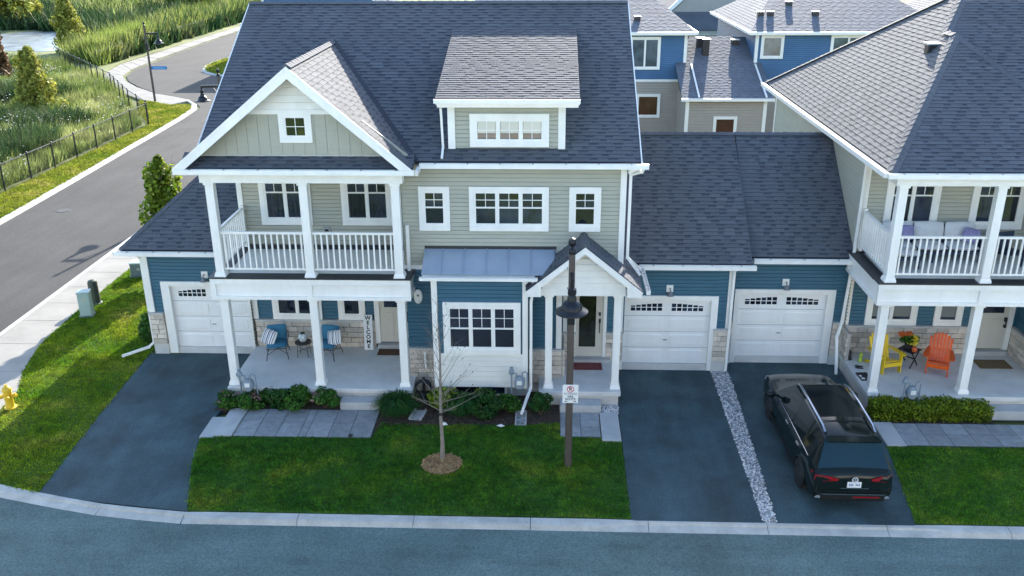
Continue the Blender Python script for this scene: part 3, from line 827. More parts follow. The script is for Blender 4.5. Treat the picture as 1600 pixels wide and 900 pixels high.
roof_slope(H1, [(5.98, 33.3, 3.60), (2.13, 33.3, 3.60), (2.13, 29.13, 6.53), (5.98, 29.13, 6.53)], 13)
gutter(H1, (6.06, 24.84, 3.60), (2.70, 24.84, 3.60))
trim(H1, [(2.14, 5.98, 24.935, 25.24, 3.44, 3.48)], 'soffit')
downspout(H1, [(5.62, 24.92, 3.50), (5.52, 25.14, 3.32), (5.50, 25.10, .06)], label='white pipe between the two garage doors')
# left garage with hipped roof
garage(H1, -12.50, -9.10, -11.78, -9.36, 26.06, -10.62, (-12.55, -12.09), (-9.2, -9.2), -12.06, -9.14)
clap(H1, 'garage_wall', blue, 26.06, 33, 0, 3.56, -12.5, '-x')
trim(H1, [(-12.53, -12.36, 26.0, 26.1, 1.44, 3.5)], 'corner_trim')
stones(H1, 26.06, 26.5, .0, 1.36, -12.5, '-x')
HE = 25.74; HL = -13.02; sf = .78; sl = .92; top_x = -9.1; hz = (top_x-HL)*sl; hy = HE+hz/sf
roof_slope(H1, [(HL, HE, 3.62), (-9.1, HE, 3.62), (-9.1, hy, 3.62+hz)], 14, label='hipped roof of the left garage')
roof_slope(H1, [(HL, 33.5, 3.62), (HL, HE, 3.62), (-9.1, hy, 3.62+hz), (-9.1, hy+.5, 3.62+hz)], 15)
cap_line(H1, (HL, HE, 3.65), (-9.1, hy, 3.65+hz), w=.22, h=.02)
gutter(H1, (-9.1, HE-.08, 3.60), (HL-.1, HE-.08, 3.60)); gutter(H1, (HL-.09, HE-.08, 3.60), (HL-.09, 33.4, 3.60), clips=False)
trim(H1, [(-13.0, -9.1, 25.76, 26.06, 3.44, 3.48), (-13.0, -12.5, 26.06, 33, 3.44, 3.48)], 'soffit')
downspout(H1, [(-12.62, 25.9, 3.45), (-12.60, 26.12, 3.2), (-12.60, 26.12, .35), (-12.75, 26.0, .22), (-13.45, 25.55, .10)], label='white pipe at the left garage corner kicked out onto the lawn')
# wall fittings
mb = MB(); mb.lathe([(.0, -.05), (.13, -.05), (.15, -.03), (.15, 0)], (0, 0, 0), 20, 'y')
for i, v in enumerate(mb.v): mb.v[i] = (-3.62+v[0]*.85, 23.77+v[1], 2.98+v[2]*1.45)
o = mb.build('meter_cover', white, H1); o['label'] = 'white oval cover on the blue wall'
mb = MB(); mb.box(-3.65, -3.59, 23.70, 23.72, 3.0, 3.06); mb.build('lens', mat('lens_grey', (.2, .2, .2), .3), o)
mb = MB(); mb.tube([(-3.47, 23.64, 1.28), (-3.47, 23.60, 1.22), (-3.46, 23.60, .80)], .035, 8); mb.build('vent_pipe', white, H1)

# ================================================================== TOWNHOUSE 2: right-hand house with hipped roof
H2 = thing('townhouse', 'hip roofed townhouse with the cushioned balcony, at the right edge', 'house', (11.6, 23.8, 0))
DX = 18.15
balcony_unit(H2, DX, .93)
clap(H2, 'wall', sage, 25.55, 36.6, 0, 6.78, 9.08, '-x')
clap(H2, 'wall', sage, 14.2, 22, 3.92, 6.86, 23.8); clap(H2, 'wall', blue, 14.2, 22, 0, 3.8, 23.8); clap(H2, 'wall', sage, 9.1, 22, 0, 6.8, 36.6, '+y')
trim(H2, [(9.045, 9.08, 25.50, 25.66, 3.75, 6.74), (9.045, 9.08, 36.45, 36.62, 3, 6.74)], 'corner_trim')
EX, EZ, ES = 8.75, 6.87, .92
AX, AZ = 11.85, 6.87+3.10*.92; AY = 22.86+(AZ-6.87)/.585
# upper main hip
MY0 = 23.5
zt = 10.55; tx = EX+(zt-EZ)/ES; ty = MY0+(zt-6.93)/MS; ay2 = MY0+(AZ-6.93)/MS
yb = 37.2; tyb = yb-(zt-EZ)/MS
roof_slope(H2, [(EX, yb, EZ), (EX, 22.86, EZ), (AX, AY, AZ), (AX, ay2, AZ), (tx, ty, zt), (tx, max(tyb, ty+.3), zt)], 21, label='sunlit left slope of the hipped roof')
roof_slope(H2, [(EX, 22.86, EZ), (14.95, 22.86, EZ), (AX, AY, AZ)], 22, label='front hip slope above the balcony')
roof_slope(H2, [(14.95, 22.86, EZ), (14.95, MY0+.2, EZ), (AX, ay2, AZ), (AX, AY, AZ)], 23)
roof_slope(H2, [(9.6, MY0, 6.93), (24, MY0, 6.93), (24, ty, zt), (tx, ty, zt)], 24, label='shaded front slope of the upper roof')
roof_slope(H2, [(24, yb, EZ), (EX, yb, EZ), (tx, max(tyb, ty+.3), zt), (24, max(tyb, ty+.3), zt)], 25)
for p, q in (((EX, 22.86, EZ), (AX, AY, AZ)), ((14.95, 22.86, EZ), (AX, AY, AZ)), ((AX, AY, AZ), (AX, ay2, AZ)), ((AX, ay2, AZ), (tx, ty, zt)), ((EX, yb, EZ), (tx, max(tyb, ty+.3), zt))):
    cap_line(H2, Vector(p)+Vector((0, 0, .03)), Vector(q)+Vector((0, 0, .03)), w=.30, h=.02)
gutter(H2, (15.1, 22.77, 6.87), (8.62, 22.77, 6.87)); gutter(H2, (8.66, 22.78, 6.87), (8.66, 37.2, 6.87))
trim(H2, [(8.74, 9.08, 22.9, 37.1, 6.735, 6.765), (8.84, 14.5, 22.89, 22.99, 6.735, 6.766)], 'soffit')
mb = MB(); mb.box(11.2, 11.62, 27.95, 28.25, 9.05, 9.42); v = mb.build('roof_vent', blackm, H2, bevel=.03)
mb = MB(); mb.box(11.17, 11.65, 27.90, 28.30, 9.42, 9.47); mb.build('vent_cap', mat('galvanised', (.55, .56, .57), .4, metal=.5), v)
garage(H2, 5.53, 9.10, 5.90, 8.50, 25.83, 7.23, (5.53, 5.74), (8.78, 9.08), 5.74, 8.76)
stones(H2, 25.06, 25.72, .475, 1.36, 9.1, '-x', cap=False)
rm2 = (6.53-3.62)/(29.12-25.50)
roof_slope(H2, [(6.01, 25.50, 3.62), (9.06, 25.50, 3.62), (9.06, 29.12, 6.53), (6.01, 29.12, 6.53)], 26, label='garage roof slope beside the hipped house')
roof_slope(H2, [(9.06, 33.3, 3.62), (6.01, 33.3, 3.62), (6.01, 29.13, 6.53), (9.06, 29.13, 6.53)], 27)
cap_line(H2, (6.0, 29.125, 6.55), (9.06, 29.125, 6.55), h=.015); cap_line(H1, (2.13, 29.125, 6.55), (6.0, 29.125, 6.55), h=.015)
gutter(H2, (9.06, 25.40, 3.61), (6.1, 25.40, 3.61))
trim(H2, [(6.0, 9.06, 25.51, 25.83, 3.45, 3.49)], 'soffit')
downspout(H2, [(8.82, 25.0, 6.72), (9.0, 25.42, 6.55), (9.0, 25.45, 4.0), (8.98, 25.40, 3.3), (8.92, 25.42, 1.6), (8.72, 25.1, 1.25), (8.78, 24.9, .1)], label='white pipe bending round the corner beside the car')

# ================================================================== rear row of houses
RM = [shingle_r, shingle_r, shingle_b, shingle_b]
def rear_house(label, x0, x1, yf, wins, slope=.34, depth=13, loc=None, low=True, vents=(), wall_l=rearblue, lw=()):
    h = thing('rear_house', label, 'house', ((x0+x1)/2, yf, 0), 0, 'houses in the rear row')
    clap(h, 'wall', rearblue, x0, x1, 4.05, 6.86, yf); clap(h, 'wall', taupe, x0, x1, 0, 3.95, yf, course=.16)
    clap(h, 'wall', rearblue, yf, yf+depth, 0, 6.86, x0, '-x'); clap(h, 'wall', rearblue, yf, yf+depth, 0, 6.86, x1, '+x'); clap(h, 'wall', rearblue, x0, x1, 0, 6.86, yf+depth, '+y')
    trim(h, [(x0, x1, yf-.05, yf, 3.93, 4.07)], 'band_trim')
    trim(h, [(x0-.03, x0+.15, yf-.05, yf+.1, 0, 6.8), (x1-.15, x1+.03, yf-.05, yf+.1, 0, 6.8)], 'corner_trim')
    e = .45; z = 6.9; a = (x0-e, yf-e, z); b = (x1+e, yf-e, z); c = (x1+e, yf+depth+e, z); d = (x0-e, yf+depth+e, z)
    hy = (depth+2*e)/2; zt = z+hy*slope; sx = min((x1-x0)/2-.3, hy*.42); p = (x0-e+sx, yf-e+hy, zt); q = (x1+e-sx, yf-e+hy, zt)
    k = len(label)*3
    roof_slope(h, [a, b, q, p], k, exp=.2, mats=RM, label='front roof slope'); roof_slope(h, [d, a, p], k+1, exp=.2, mats=RM); roof_slope(h, [c, d, p, q], k+2, exp=.2, mats=RM, big=False); roof_slope(h, [b, c, q], k+3, exp=.2, mats=RM, big=False)
    mb = MB()
    mb.box(a[0], b[0], a[1]-.12, a[1], z-.16, z); mb.box(a[0]-.12, a[0], a[1]-.12, d[1], z-.16, z); mb.box(b[0], b[0]+.12, b[1]-.12, c[1], z-.16, z)
    mb.build('gutter', white, h)
    mb = MB(); mb.box(x0-e, x1+e, yf-e, yf+depth+e, z-.2, z-.165); mb.build('soffit', white, h)
    for (wx0, wx1, wz0, wz1, n, g) in wins: window(h, wx0, wx1, wz0, wz1, yf-.035, n, (1, 1), hung=False, case=.12, gm=g)
    for (vx, t) in vents:
        vy = yf-e+t; vz = z+t*slope
        mb = MB(); mb.box(vx-.18, vx+.18, vy-.18, vy+.18, vz-.1, vz+.2); mb.build('roof_vent', blackm, h)
        mb = MB(); mb.box(vx-.2, vx+.2, vy-.2, vy+.2, vz+.2, vz+.24); mb.build('vent_cap', MATS['galvanised'], h)
    return h
def rear_wing(label, x0, x1, yf, wins, vents=(), slope=.36):
    h = thing('rear_wing', label, 'house', ((x0+x1)/2, yf, 0), 0, 'single storey links in the rear row')
    clap(h, 'wall', taupe, x0, x1, 0, 3.5, yf, course=.16)
    clap(h, 'wall', taupe, yf, yf+4, 0, 3.5, x0, '-x', course=.16)
    trim(h, [(x0-.03, x0+.16, yf-.05, yf+.1, 0, 3.5), (x1-.16, x1+.03, yf-.05, yf+.1, 0, 3.5)], 'corner_trim')
    e = yf-.32; z = 3.62; yt = yf+6.9; zt = z+(yt-e)*slope
    roof_slope(h, [(x0-.3, e, z), (x1+.3, e, z), (x1+.3, yt, zt), (x0+.95, yt, zt), (x0-.3, e+3.6, z+3.6*slope)], 51+int(x0), exp=.19, mats=RM, label='roof slope toned pale for glancing sun')
    roof_slope(h, [(x1+.3, yt+7, z), (x0+.9, yt+7, z), (x0+.9, yt+.01, zt), (x1+.3, yt+.01, zt)], 52+int(x0), exp=.19, mats=RM, big=False)
    mb = MB(); mb.box(x0-.35, x1+.35, e-.12, e, z-.16, z); mb.bar((x0+.65, e, z+.07), (x0+.65, e+3.7, z+3.7*slope+.07), .09, .07); mb.bar((x1-.1, e, z+.07), (x1-.1, e+3.7, z+3.7*slope+.07), .09, .07); mb.build('gutter', white, h)
    for (wx0, wx1, wz0, wz1, n, g) in wins: window(h, wx0, wx1, wz0, wz1, yf-.035, n, (1, 1), hung=False, case=.12, gm=g)
    for (vx, t, hgt) in vents:
        vy = e+t; vz = z+t*slope
        mb = MB(); mb.box(vx-.2, vx+.2, vy-.2, vy+.2, vz-.1, vz+hgt); mb.build('roof_vent', blackm, h)
        mb = MB(); mb.box(vx-.24, vx+.24, vy-.24, vy+.24, vz+hgt, vz+hgt+.05); mb.build('vent_cap', MATS['galvanised'], h)
    return h
rear_house('blue and taupe rear house with wide upper window, just right of the main roof', -6.0, 8.3, 56.3,
           [(4.9, 6.75, 4.66, 6.58, 2, rearglass), (5.42, 6.9, 1.75, 3.2, 1, brownglass)], vents=[(5.4, 1.6)])
rear_wing('low taupe link with pale roof between two blue rear houses', 7.95, 12.5, 52.6, [(9.55, 10.9, 1.0, 2.55, 1, brownglass)], vents=[(9.4, 6.0, .5), (11.6, 6.3, .25), (9.6, 5.0, .9)])
rear_house('blue rear house with small square window, left of the hipped roof', 12.4, 23.2, 56.3,
           [(12.7, 14.05, 5.3, 6.68, 1, rearglass), (16.8, 18.9, 5.2, 6.68, 2, rearglass)], vents=[(12.9, 2.2), (13.5, 2.2), (16.2, 2.2), (14.9, 3.6)])
rear_house('rear house seen beyond the hipped roof, with sunlit left slope', 26.9, 38, 60, [], vents=[])
hc = rear_house('corner house past the main roof with a low garage roof showing by the far road', -28.0, -17, 92, [])
clap(hc, 'garage_wall', blue, -31.0, -28.03, 0, 3.5, 96.2); clap(hc, 'garage_wall', blue, 96.2, 104, 0, 3.5, -31.0, '-x')
roof_slope(hc, [(-31.6, 95.8, 3.65), (-28.0, 95.8, 3.65), (-28.0, 98.9, 6.3)], 91, label='low garage hip roof'); roof_slope(hc, [(-31.6, 104, 3.65), (-31.6, 95.8, 3.65), (-28.0, 98.9, 6.3), (-28.0, 104, 6.3)], 92)
mb = MB(); mb.box(-31.7, -28.1, 95.68, 95.8, 3.45, 3.65); mb.box(-31.7, -31.6, 95.8, 104, 3.45, 3.65); mb.build('gutter', white, hc)
t = thing('tan_house', 'small tan gabled house in the gap between two blue rear houses', 'house', (14.5, 84, 0))
mb = MB(); mb.box(10.5, 22.5, 84, 94, 0, 5.3); mb.prism([(10.5, 84, 5.3), (22.5, 84, 5.3), (14.0, 84, 8.9)], (0, 10, 0)); mb.build('wall', taupe, t)
mb = MB(); mb.bar((10.1, 83.9, 5.3), (14.0, 83.9, 9.05), .3, .35, up=(0, 1, 0)); mb.bar((22.9, 83.9, 5.0), (14.0, 83.9, 9.05), .3, .35, up=(0, 1, 0)); mb.box(10, 23, 83.7, 84, 3.7, 4.2); mb.build('rake_board', white, t)
mb = MB(); mb.prism([(10, 82.6, 4.2), (23, 82.6, 4.2), (23, 84, 5.6), (10, 84, 5.6)], (0, 0, .1)); mb.prism([(10, 84, 5.3), (14.0, 84, 9.1), (14.0, 94.5, 9.1), (10, 94.5, 5.3)], (0, 0, .1)); mb.prism([(23, 84, 5.0), (14.0, 84, 9.1), (14.0, 94.5, 9.1), (23, 94.5, 5.0)], (0, 0, .1)); mb.build('roof', shingle, t)
mb = MB(); mb.box(11.5, 16, 83.9, 83.99, .2, 2.6); mb.build('garage_door', mat('tan_door', (.55, .42, .25), .6), t)

# ================================================================== houses across the street (their sunlit fronts light this side, the drone hovers above them)
def opposite_house(label, x0, x1, wall):
    h = thing('opposite_house', label, 'house', ((x0+x1)/2, -1, 0), 0, 'houses across the street behind the viewer')
    y = 0.6
    mb = MB(); mb.box(x0, x1, y-11, y, -.1, 6.8); mb.prism([(x0, y, 6.8), (x0, y-11, 6.8), (x0, y-5.5, 9.8)], (x1-x0, 0, 0)); mb.build('wall', wall, h)
    for s in (0, 1):
        mb = MB(); P = [(x0-.3, y+.4, 6.75), (x1+.3, y+.4, 6.75), (x1+.3, y-5.5, 9.95), (x0-.3, y-5.5, 9.95)]
        if s: P = [(a, 2*(y-5.5)-b, c) for a, b, c in P]
        mb.prism(P, (0, 0, .1)); mb.build('roof', shingle, h)
    n = int((x1-x0)/3)
    for i in range(n):
        a = x0+.8+i*(x1-x0-.8)/n
        for z in (1.0, 4.3):
            mb = MB(); mb.box(a, a+1.5, y, y+.05, z, z+1.5); w = mb.build('window', white, h)
            mb = MB(); mb.box(a+.12, a+1.38, y+.05, y+.06, z+.12, z+1.38); mb.build('pane', glass, w)
    return h
opposite_house('cream house across the street, behind the viewer and to the left', -32, -13, cream)
opposite_house('pale sage house across the street, straight behind the viewer', -11.5, 9, mat('pale_siding', (.62, .60, .54), .6))
opposite_house('white house across the street, behind the viewer and to the right', 10.5, 32, white2)
# ================================================================== ground, roads, kerbs
def sheet(name, xy, z0, z1, m, kind='structure', label=None, cat=None):
    mb = MB(); mb.poly(xy, z0, z1)
    o = mb.build(name, m); return tag(o, label, cat, kind=kind)
g = MB(); g.face([(-900, -300, -.16), (900, -300, -.16), (900, 1500, -.16), (-900, 1500, -.16)])
tag(g.build('ground', field_g), kind='structure')
def arc(cx, cy, r, a0, a1, n=10): return [(cx+r*math.cos(rad(a0+(a1-a0)*i/n)), cy+r*math.sin(rad(a0+(a1-a0)*i/n))) for i in range(n+1)]
# near road with its bend into the side road, plus the far street
kc = [(45, 17.36), (-8.4, 17.36), (-10.5, 17.62), (-12.3, 18.02), (-13.5, 18.36), (-15.0, 19.2), (-16.6, 20.5), (-17.8, 22.2), (-18.45, 24.3), (-18.65, 27)]   # kerb line from right to left
road_xy = kc + [(-18.62, 74), (-20, 79.5), (-24, 82.8), (-29.5, 84.6), (-32.2, 86.8), (-33.4, 89.6), (-34.2, 93), (-33.8, 97), (-33.5, 150), (-41.4, 150), (-41.4, 112), (-41.0, 97), (-40.5, 89), (-39.6, 85.3), (-38.0, 82.2), (-35.5, 78.8), (-32.4, 75.4), (-30.0, 73.6), (-28.0, 71.6), (-26.9, 69.6), (-26.45, 66), (-26.1, 55), (-25.6, 40), (-25.3, 10), (-25.3, 9.2), (45, 9.2)]
i_c = 9
sheet('road', kc[:i_c] + [(-25.4, 24.3), (-25.3, 9.2), (45, 9.2)], -.14, -.10, asph)
side_xy = kc[i_c-1:] + road_xy[len(kc):-2] + [(-25.4, 24.3)]
sheet('side_road', side_xy, -.14, -.10, asph_s)
sheet('far_lawn', [(-40, -30), (60, -30), (60, 9.0), (-40, 9.0)], -.15, -.02, mat('far_lawn_green', (.09, .14, .03), .95, var=.3, scale=1))
# lawns and beds
lawnL = [(-12.75, 26.0), (-12.55, 22), (-12.27, 18.2), (-13.5, 18.6), (-14.9, 19.45), (-15.35, 20.6), (-15.5, 22.2), (-15.6, 23.3), (-16.15, 24.6), (-16.65, 26.6), (-16.75, 28.5), (-16.85, 52), (-16.85, 70), (-9, 70), (-9.0, 33), (-12.5, 33), (-12.5, 26.0)]
lawnC = [(-8.37, 17.62), (2.0, 17.62), (2.04, 20.98), (1.5, 21.15), (.40, 21.2), (.40, 21.95), (-.8, 21.75), (-2.7, 21.72), (-4.5, 21.75), (-4.62, 21.0), (-8.75, 20.92), (-9.25, 20.85), (-8.95, 19.4)]
lawnR = [(8.47, 17.62), (30, 17.62), (30, 20.98), (8.97, 20.94), (8.72, 19.2)]
sheet('lawn', lawnL, -.14, 0, lawn_g); sheet('lawn', lawnC, -.14, 0, lawn_g); sheet('lawn', lawnR, -.14, 0, lawn_g)
sheet('planting_bed', [(-4.64, 21.0), (-4.5, 21.75), (-2.7, 21.72), (-.8, 21.75), (.40, 21.95), (.40, 23.5), (-3.0, 23.5), (-3.9, 22.95), (-4.64, 22.9)], -.14, .015, soil)
sheet('planting_bed', [(-9.4, 22.40), (-5.8, 22.42), (-5.8, 22.95), (-9.15, 22.95)], -.14, .015, soil)
sheet('planting_bed', [(8.98, 22.18), (12.3, 22.18), (12.3, 22.95), (8.98, 22.95)], -.14, .015, soil)
# driveways
sheet('driveway', [(-12.74, 26.05), (-12.55, 22), (-12.27, 18.2), (-11.0, 17.95), (-8.37, 17.60), (-8.95, 19.4), (-9.30, 21), (-9.15, 23), (-9.08, 26.05)], -.14, -.004, asph_d)
sheet('driveway', [(2.0, 17.55), (5.06, 17.55), (5.04, 21), (5.10, 25.25), (2.1, 25.25), (2.06, 20.98)], -.14, -.004, asph_d)
sheet('driveway', [(5.32, 17.55), (8.46, 17.55), (8.72, 19.2), (8.97, 20.94), (9.05, 25.85), (5.58, 25.85), (5.5, 22)], -.14, -.004, asph_d)
sheet('gravel_bed', [(5.06, 17.55), (5.32, 17.55), (5.5, 22), (5.58, 25.2), (5.10, 25.2), (5.04, 21)], -.14, -.02, mat('gravel_base', (.22, .22, .22), .95, var=.3, scale=30))
# kerb: sections with joints, dropped at driveways and curved at the corner
kerb = thing('kerb', None, None, (0, 17.4, -.1)); kerb['kind'] = 'structure'
def raised(x):     # 1 = full height, 0 = dropped
    def st(a, b, t): t = min(1, max(0, (t-a)/(b-a))); return t*t*(3-2*t)
    if x < -12.6: return .8
    if x < -8.6: return .8*(1-st(-12.6, -12.0, x))
    if x < -7.6: return st(-8.5, -7.7, x)
    if x < 1.2: return 1.0
    if x < 8.6: return 1-st(1.2, 2.1, x)
    return st(8.5, 9.2, x)
def kerb_piece(pl, parent, hfun, w=.33, name='kerb_section'):
    mb = MB(); rows = []
    for i, p in enumerate(pl):
        a = Vector(pl[max(i-1, 0)]); b = Vector(pl[min(i+1, len(pl)-1)]); d = (b-a).normalized(); n = Vector((-d.y, d.x))   # towards road
        h = hfun(p[0]); P = Vector(p)
        zb, zt = .005+.0*h, .012*h-.004
        rows.append([(*(P+n*.0), -.14), (*(P+n*.0), zt), (*(P+n*(.10+.08*h)), zt-.004), (*(P+n*(.13+.12*h)), zt-.02-.03*(1-h)), (*(P+n*(w-.03)), -.085), (*(P+n*w), -.098), (*(P+n*w), -.14)])
    for r0, r1 in zip(rows, rows[1:]):
        for i in range(6): mb.face([r0[i], r1[i], r1[i+1], r0[i+1]])
    for r in (rows[0], rows[-1]): mb.face(r)
    return mb.build(name, conc_k, parent)
back = [(-8.4, 17.57), (-9.5, 17.69), (-10.5, 17.83), (-11.4, 18.03), (-12.3, 18.25), (-12.9, 18.40), (-13.5, 18.58), (-14.25, 19.0), (-15.0, 19.45), (-15.8, 20.05), (-16.45, 20.72), (-17.0, 21.5), (-17.5, 22.3), (-17.85, 23.3), (-18.12, 24.35), (-18.27, 25.7), (-18.33, 27)]
for i in range(0, 16, 2): kerb_piece(list(reversed(back[i:i+3])), kerb, lambda x: raised(x) if x > -14.5 else .8, w=.33) if False else kerb_piece([(p[0], p[1]) for p in back[i:i+3]], kerb, lambda x: raised(x) if x > -14.5 else .75)
x = -8.4
while x < 30:
    e = min(x+2.7, 30); n = 9
    kerb_piece([(e-(e-x)*k/n-(.014 if k == 0 else 0), 17.57) for k in range(n+1)], kerb, raised); x = e
for y in range(27, 72, 4): kerb_piece([(-18.33, y+4*k/2) for k in range(3)], kerb, lambda x: .8)
fk = [(-25.75, 30), (-25.8, 36), (-25.95, 42), (-26.15, 48), (-26.4, 54), (-26.6, 60), (-26.85, 65), (-27.15, 68.5), (-27.9, 70.6), (-29.0, 72.2)]
for a, b in zip(fk, fk[1:]):
    P = [(b[0]+(a[0]-b[0])*k/3, b[1]+(a[1]-b[1])*k/3) for k in range(4)]
    kerb_piece(P, kerb, lambda x: .9, w=.36)
isl = [(-29.0, 85.2), (-30.2, 85.45), (-31.3, 86.1), (-32.6, 87.5), (-33.6, 89.6), (-34.2, 92), (-34.4, 95), (-33.9, 97.5), (-33.6, 110), (-33.6, 130)]
for a, b in zip(isl, isl[1:]): kerb_piece([(a[0]+(b[0]-a[0])*k/2, a[1]+(b[1]-a[1])*k/2) for k in range(3)], kerb, lambda x: .9, w=.36)
sheet('verge', isl + [(-12, 130), (-12, 85.2)], -.14, -.012, lawn_g)
# sidewalk slabs with joints along the side road
walk = thing('sidewalk', None, None, (-17.5, 28, 0)); walk['kind'] = 'structure'
def slab(pts, parent, m=conc_w, name='slab', z=.0): mb = MB(); mb.poly(pts, -.14, z); return mb.build(name, m, parent, bevel=.008)
def xin(y):
    T = [(20.2, -15.45), (22.2, -15.52), (23.3, -15.62), (24.6, -16.17), (26.6, -16.67), (28.5, -16.77), (80, -16.87)]
    for (a, b), (c, d) in zip(T, T[1:]):
        if y <= c: return b+(d-b)*max(0, (y-a))/(c-a)
    return -16.87
def xout(y):
    T = [(20.75, -16.45), (22.3, -17.5), (24.35, -18.12), (27, -18.33), (80, -18.33)]
    for (a, b), (c, d) in zip(T, T[1:]):
        if y <= c: return b+(d-b)*max(0, (y-a))/(c-a)
    return -18.33
ys = [20.75, 22.2, 23.3, 24.6, 26.6] + [28.5+1.6*i for i in range(26)]
for a, b in zip(ys, ys[1:]):
    slab([(xin(a)-.004, a+.006), (xin(b)-.004, b-.006), (xout(b), b-.006), (xout(a), a+.006)], walk)
slab([(-14.93, 19.5), (-15.4, 20.7), (-16.42, 20.72), (-15.75, 20.05)], walk)
# far sidewalk that wraps the road bend
far_in = [(-41.7, 150), (-41.7, 130), (-41.75, 112), (-41.35, 97), (-40.8, 89), (-39.9, 85.1), (-38.2, 82.0), (-35.7, 78.5), (-32.5, 75.1), (-30.1, 73.4), (-28.5, 72.1)]
far_out = [(-43.6, 150), (-43.4, 130), (-43.5, 112), (-43.4, 98), (-43.5, 93.0), (-42.4, 87.3), (-40.8, 83.0), (-38.2, 78.9), (-35.2, 75.0), (-32.6, 72.3), (-29.4, 70.0)]
fw = thing('sidewalk', None, None, (-40, 90, 0)); fw['kind'] = 'structure'
for i in range(10):
    for k in range(3):
        t0, t1 = k/3, (k+1)/3-.012
        L = lambda A, i, t: (A[i][0]+(A[i+1][0]-A[i][0])*t, A[i][1]+(A[i+1][1]-A[i][1])*t)
        slab([L(far_in, i, t0), L(far_in, i, t1), L(far_out, i, t1), L(far_out, i, t0)], fw)
# far verge between kerb and fence, meadow beyond
verge = [(-25.75, 30), (-25.95, 42), (-26.4, 54), (-26.85, 65), (-27.15, 68.4), (-27.9, 70.2), (-29.35, 70.0), (-32.7, 72.2), (-30.6, 67), (-27.9, 62.3), (-28.3, 45), (-28.6, 30)]
sheet('verge', verge, -.14, 0, lawn_g)
sheet('meadow', [(-28.6, 25), (-28.3, 45), (-27.9, 62.3), (-30.6, 67), (-35.3, 75.0), (-38.3, 79), (-41.0, 83.0), (-42.6, 87.3), (-43.7, 93.0), (-43.6, 112), (-43.5, 130), (-43.7, 150), (-44, 400), (-300, 400), (-300, 25)], -.14, -.01, field_g)
# pale dried-up pond bed in the meadow
sheet('pond', [(-66, 101), (-62, 103.5), (-57, 102.6), (-53.5, 104.5), (-53, 108), (-56, 114), (-58, 121), (-62, 124), (-70, 124), (-76, 116), (-74, 104)], -.05, .02, mat('pond_water', (.25, .28, .28), .35, var=.5, scale=.5, fine=.3, fscale=3))
# front paths: concrete edging slabs and pavers
def paver_path(name, label, x0, y0, cols, rows, pre=(), post=(), jitter=.003):
    p = thing(name, None, None, (x0, y0, 0)); p['kind'] = 'structure'
    mb = MB(); mb.box(x0, x0+sum(cols), y0, y0+sum(rows), -.12, .004); mb.build('bedding', mat('joint_sand', (.10, .10, .10), .95), p)
    me = unit_block('paver', paver_m, .02)
    y = y0
    for ri, h in enumerate(rows):
        x = x0
        for w in cols:
            block(p, 'paver', me, (x+w/2, y+h/2, .0+SR.uniform(-jitter, jitter)), (w-.016, h-.016, .05)); x += w
        y += h
    for (a, b, c, d, z) in list(pre)+list(post):
        mb = MB(); mb.box(a, b, c, d, -.12, z); mb.build('edging_slab', conc_d, p, bevel=.01)
    return p
paver_path('path', '', -8.40, 20.97, (.57, .60, .60, .21, .60, .56, .60), (.74, .74), pre=[(-9.28, -8.90, 20.86, 21.95, .03), (-8.90, -8.415, 20.94, 22.42, .06)])
paver_path('path', '', .42, 21.18, (.56, .53), (.55, .73), post=[(1.53, 2.04, 20.98, 22.46, .05)])
paver_path('path', '', 9.50, 21.0, (.62, .62, .62, .62, .62, .62, .62, .62, .62, .62), (.57, .57), pre=[(8.97, 9.48, 20.95, 22.15, .05)])

# ================================================================== grass and planting helpers
NR = np.random.RandomState(5)
def in_poly(x, y, poly):
    c = np.zeros(len(x), bool); n = len(poly); j = n-1
    for i in range(n):
        xi, yi = poly[i]; xj, yj = poly[j]
        c ^= ((yi > y) != (yj > y)) & (x < (xj-xi)*(y-yi)/(yj-yi+1e-12)+xi)
        j = i
    return c
def mesh_np(name, V, nper, m, kind='stuff', parent=None, loc=None):
    n = len(V)//nper
    me = bpy.data.meshes.new(name)
    me.vertices.add(len(V)); me.vertices.foreach_set('co', V.astype(np.float32).ravel())
    me.loops.add(len(V)); me.loops.foreach_set('vertex_index', np.arange(len(V), dtype=np.int32))
    me.polygons.add(n); me.polygons.foreach_set('loop_start', np.arange(0, len(V), nper, dtype=np.int32)); me.polygons.foreach_set('loop_total', np.full(n, nper, np.int32))
    me.materials.append(m); me.update(calc_edges=True)
    o = bpy.data.objects.new(name, me); COL.objects.link(o)
    if kind: o['kind'] = kind
    if parent: o.parent = parent
    return o
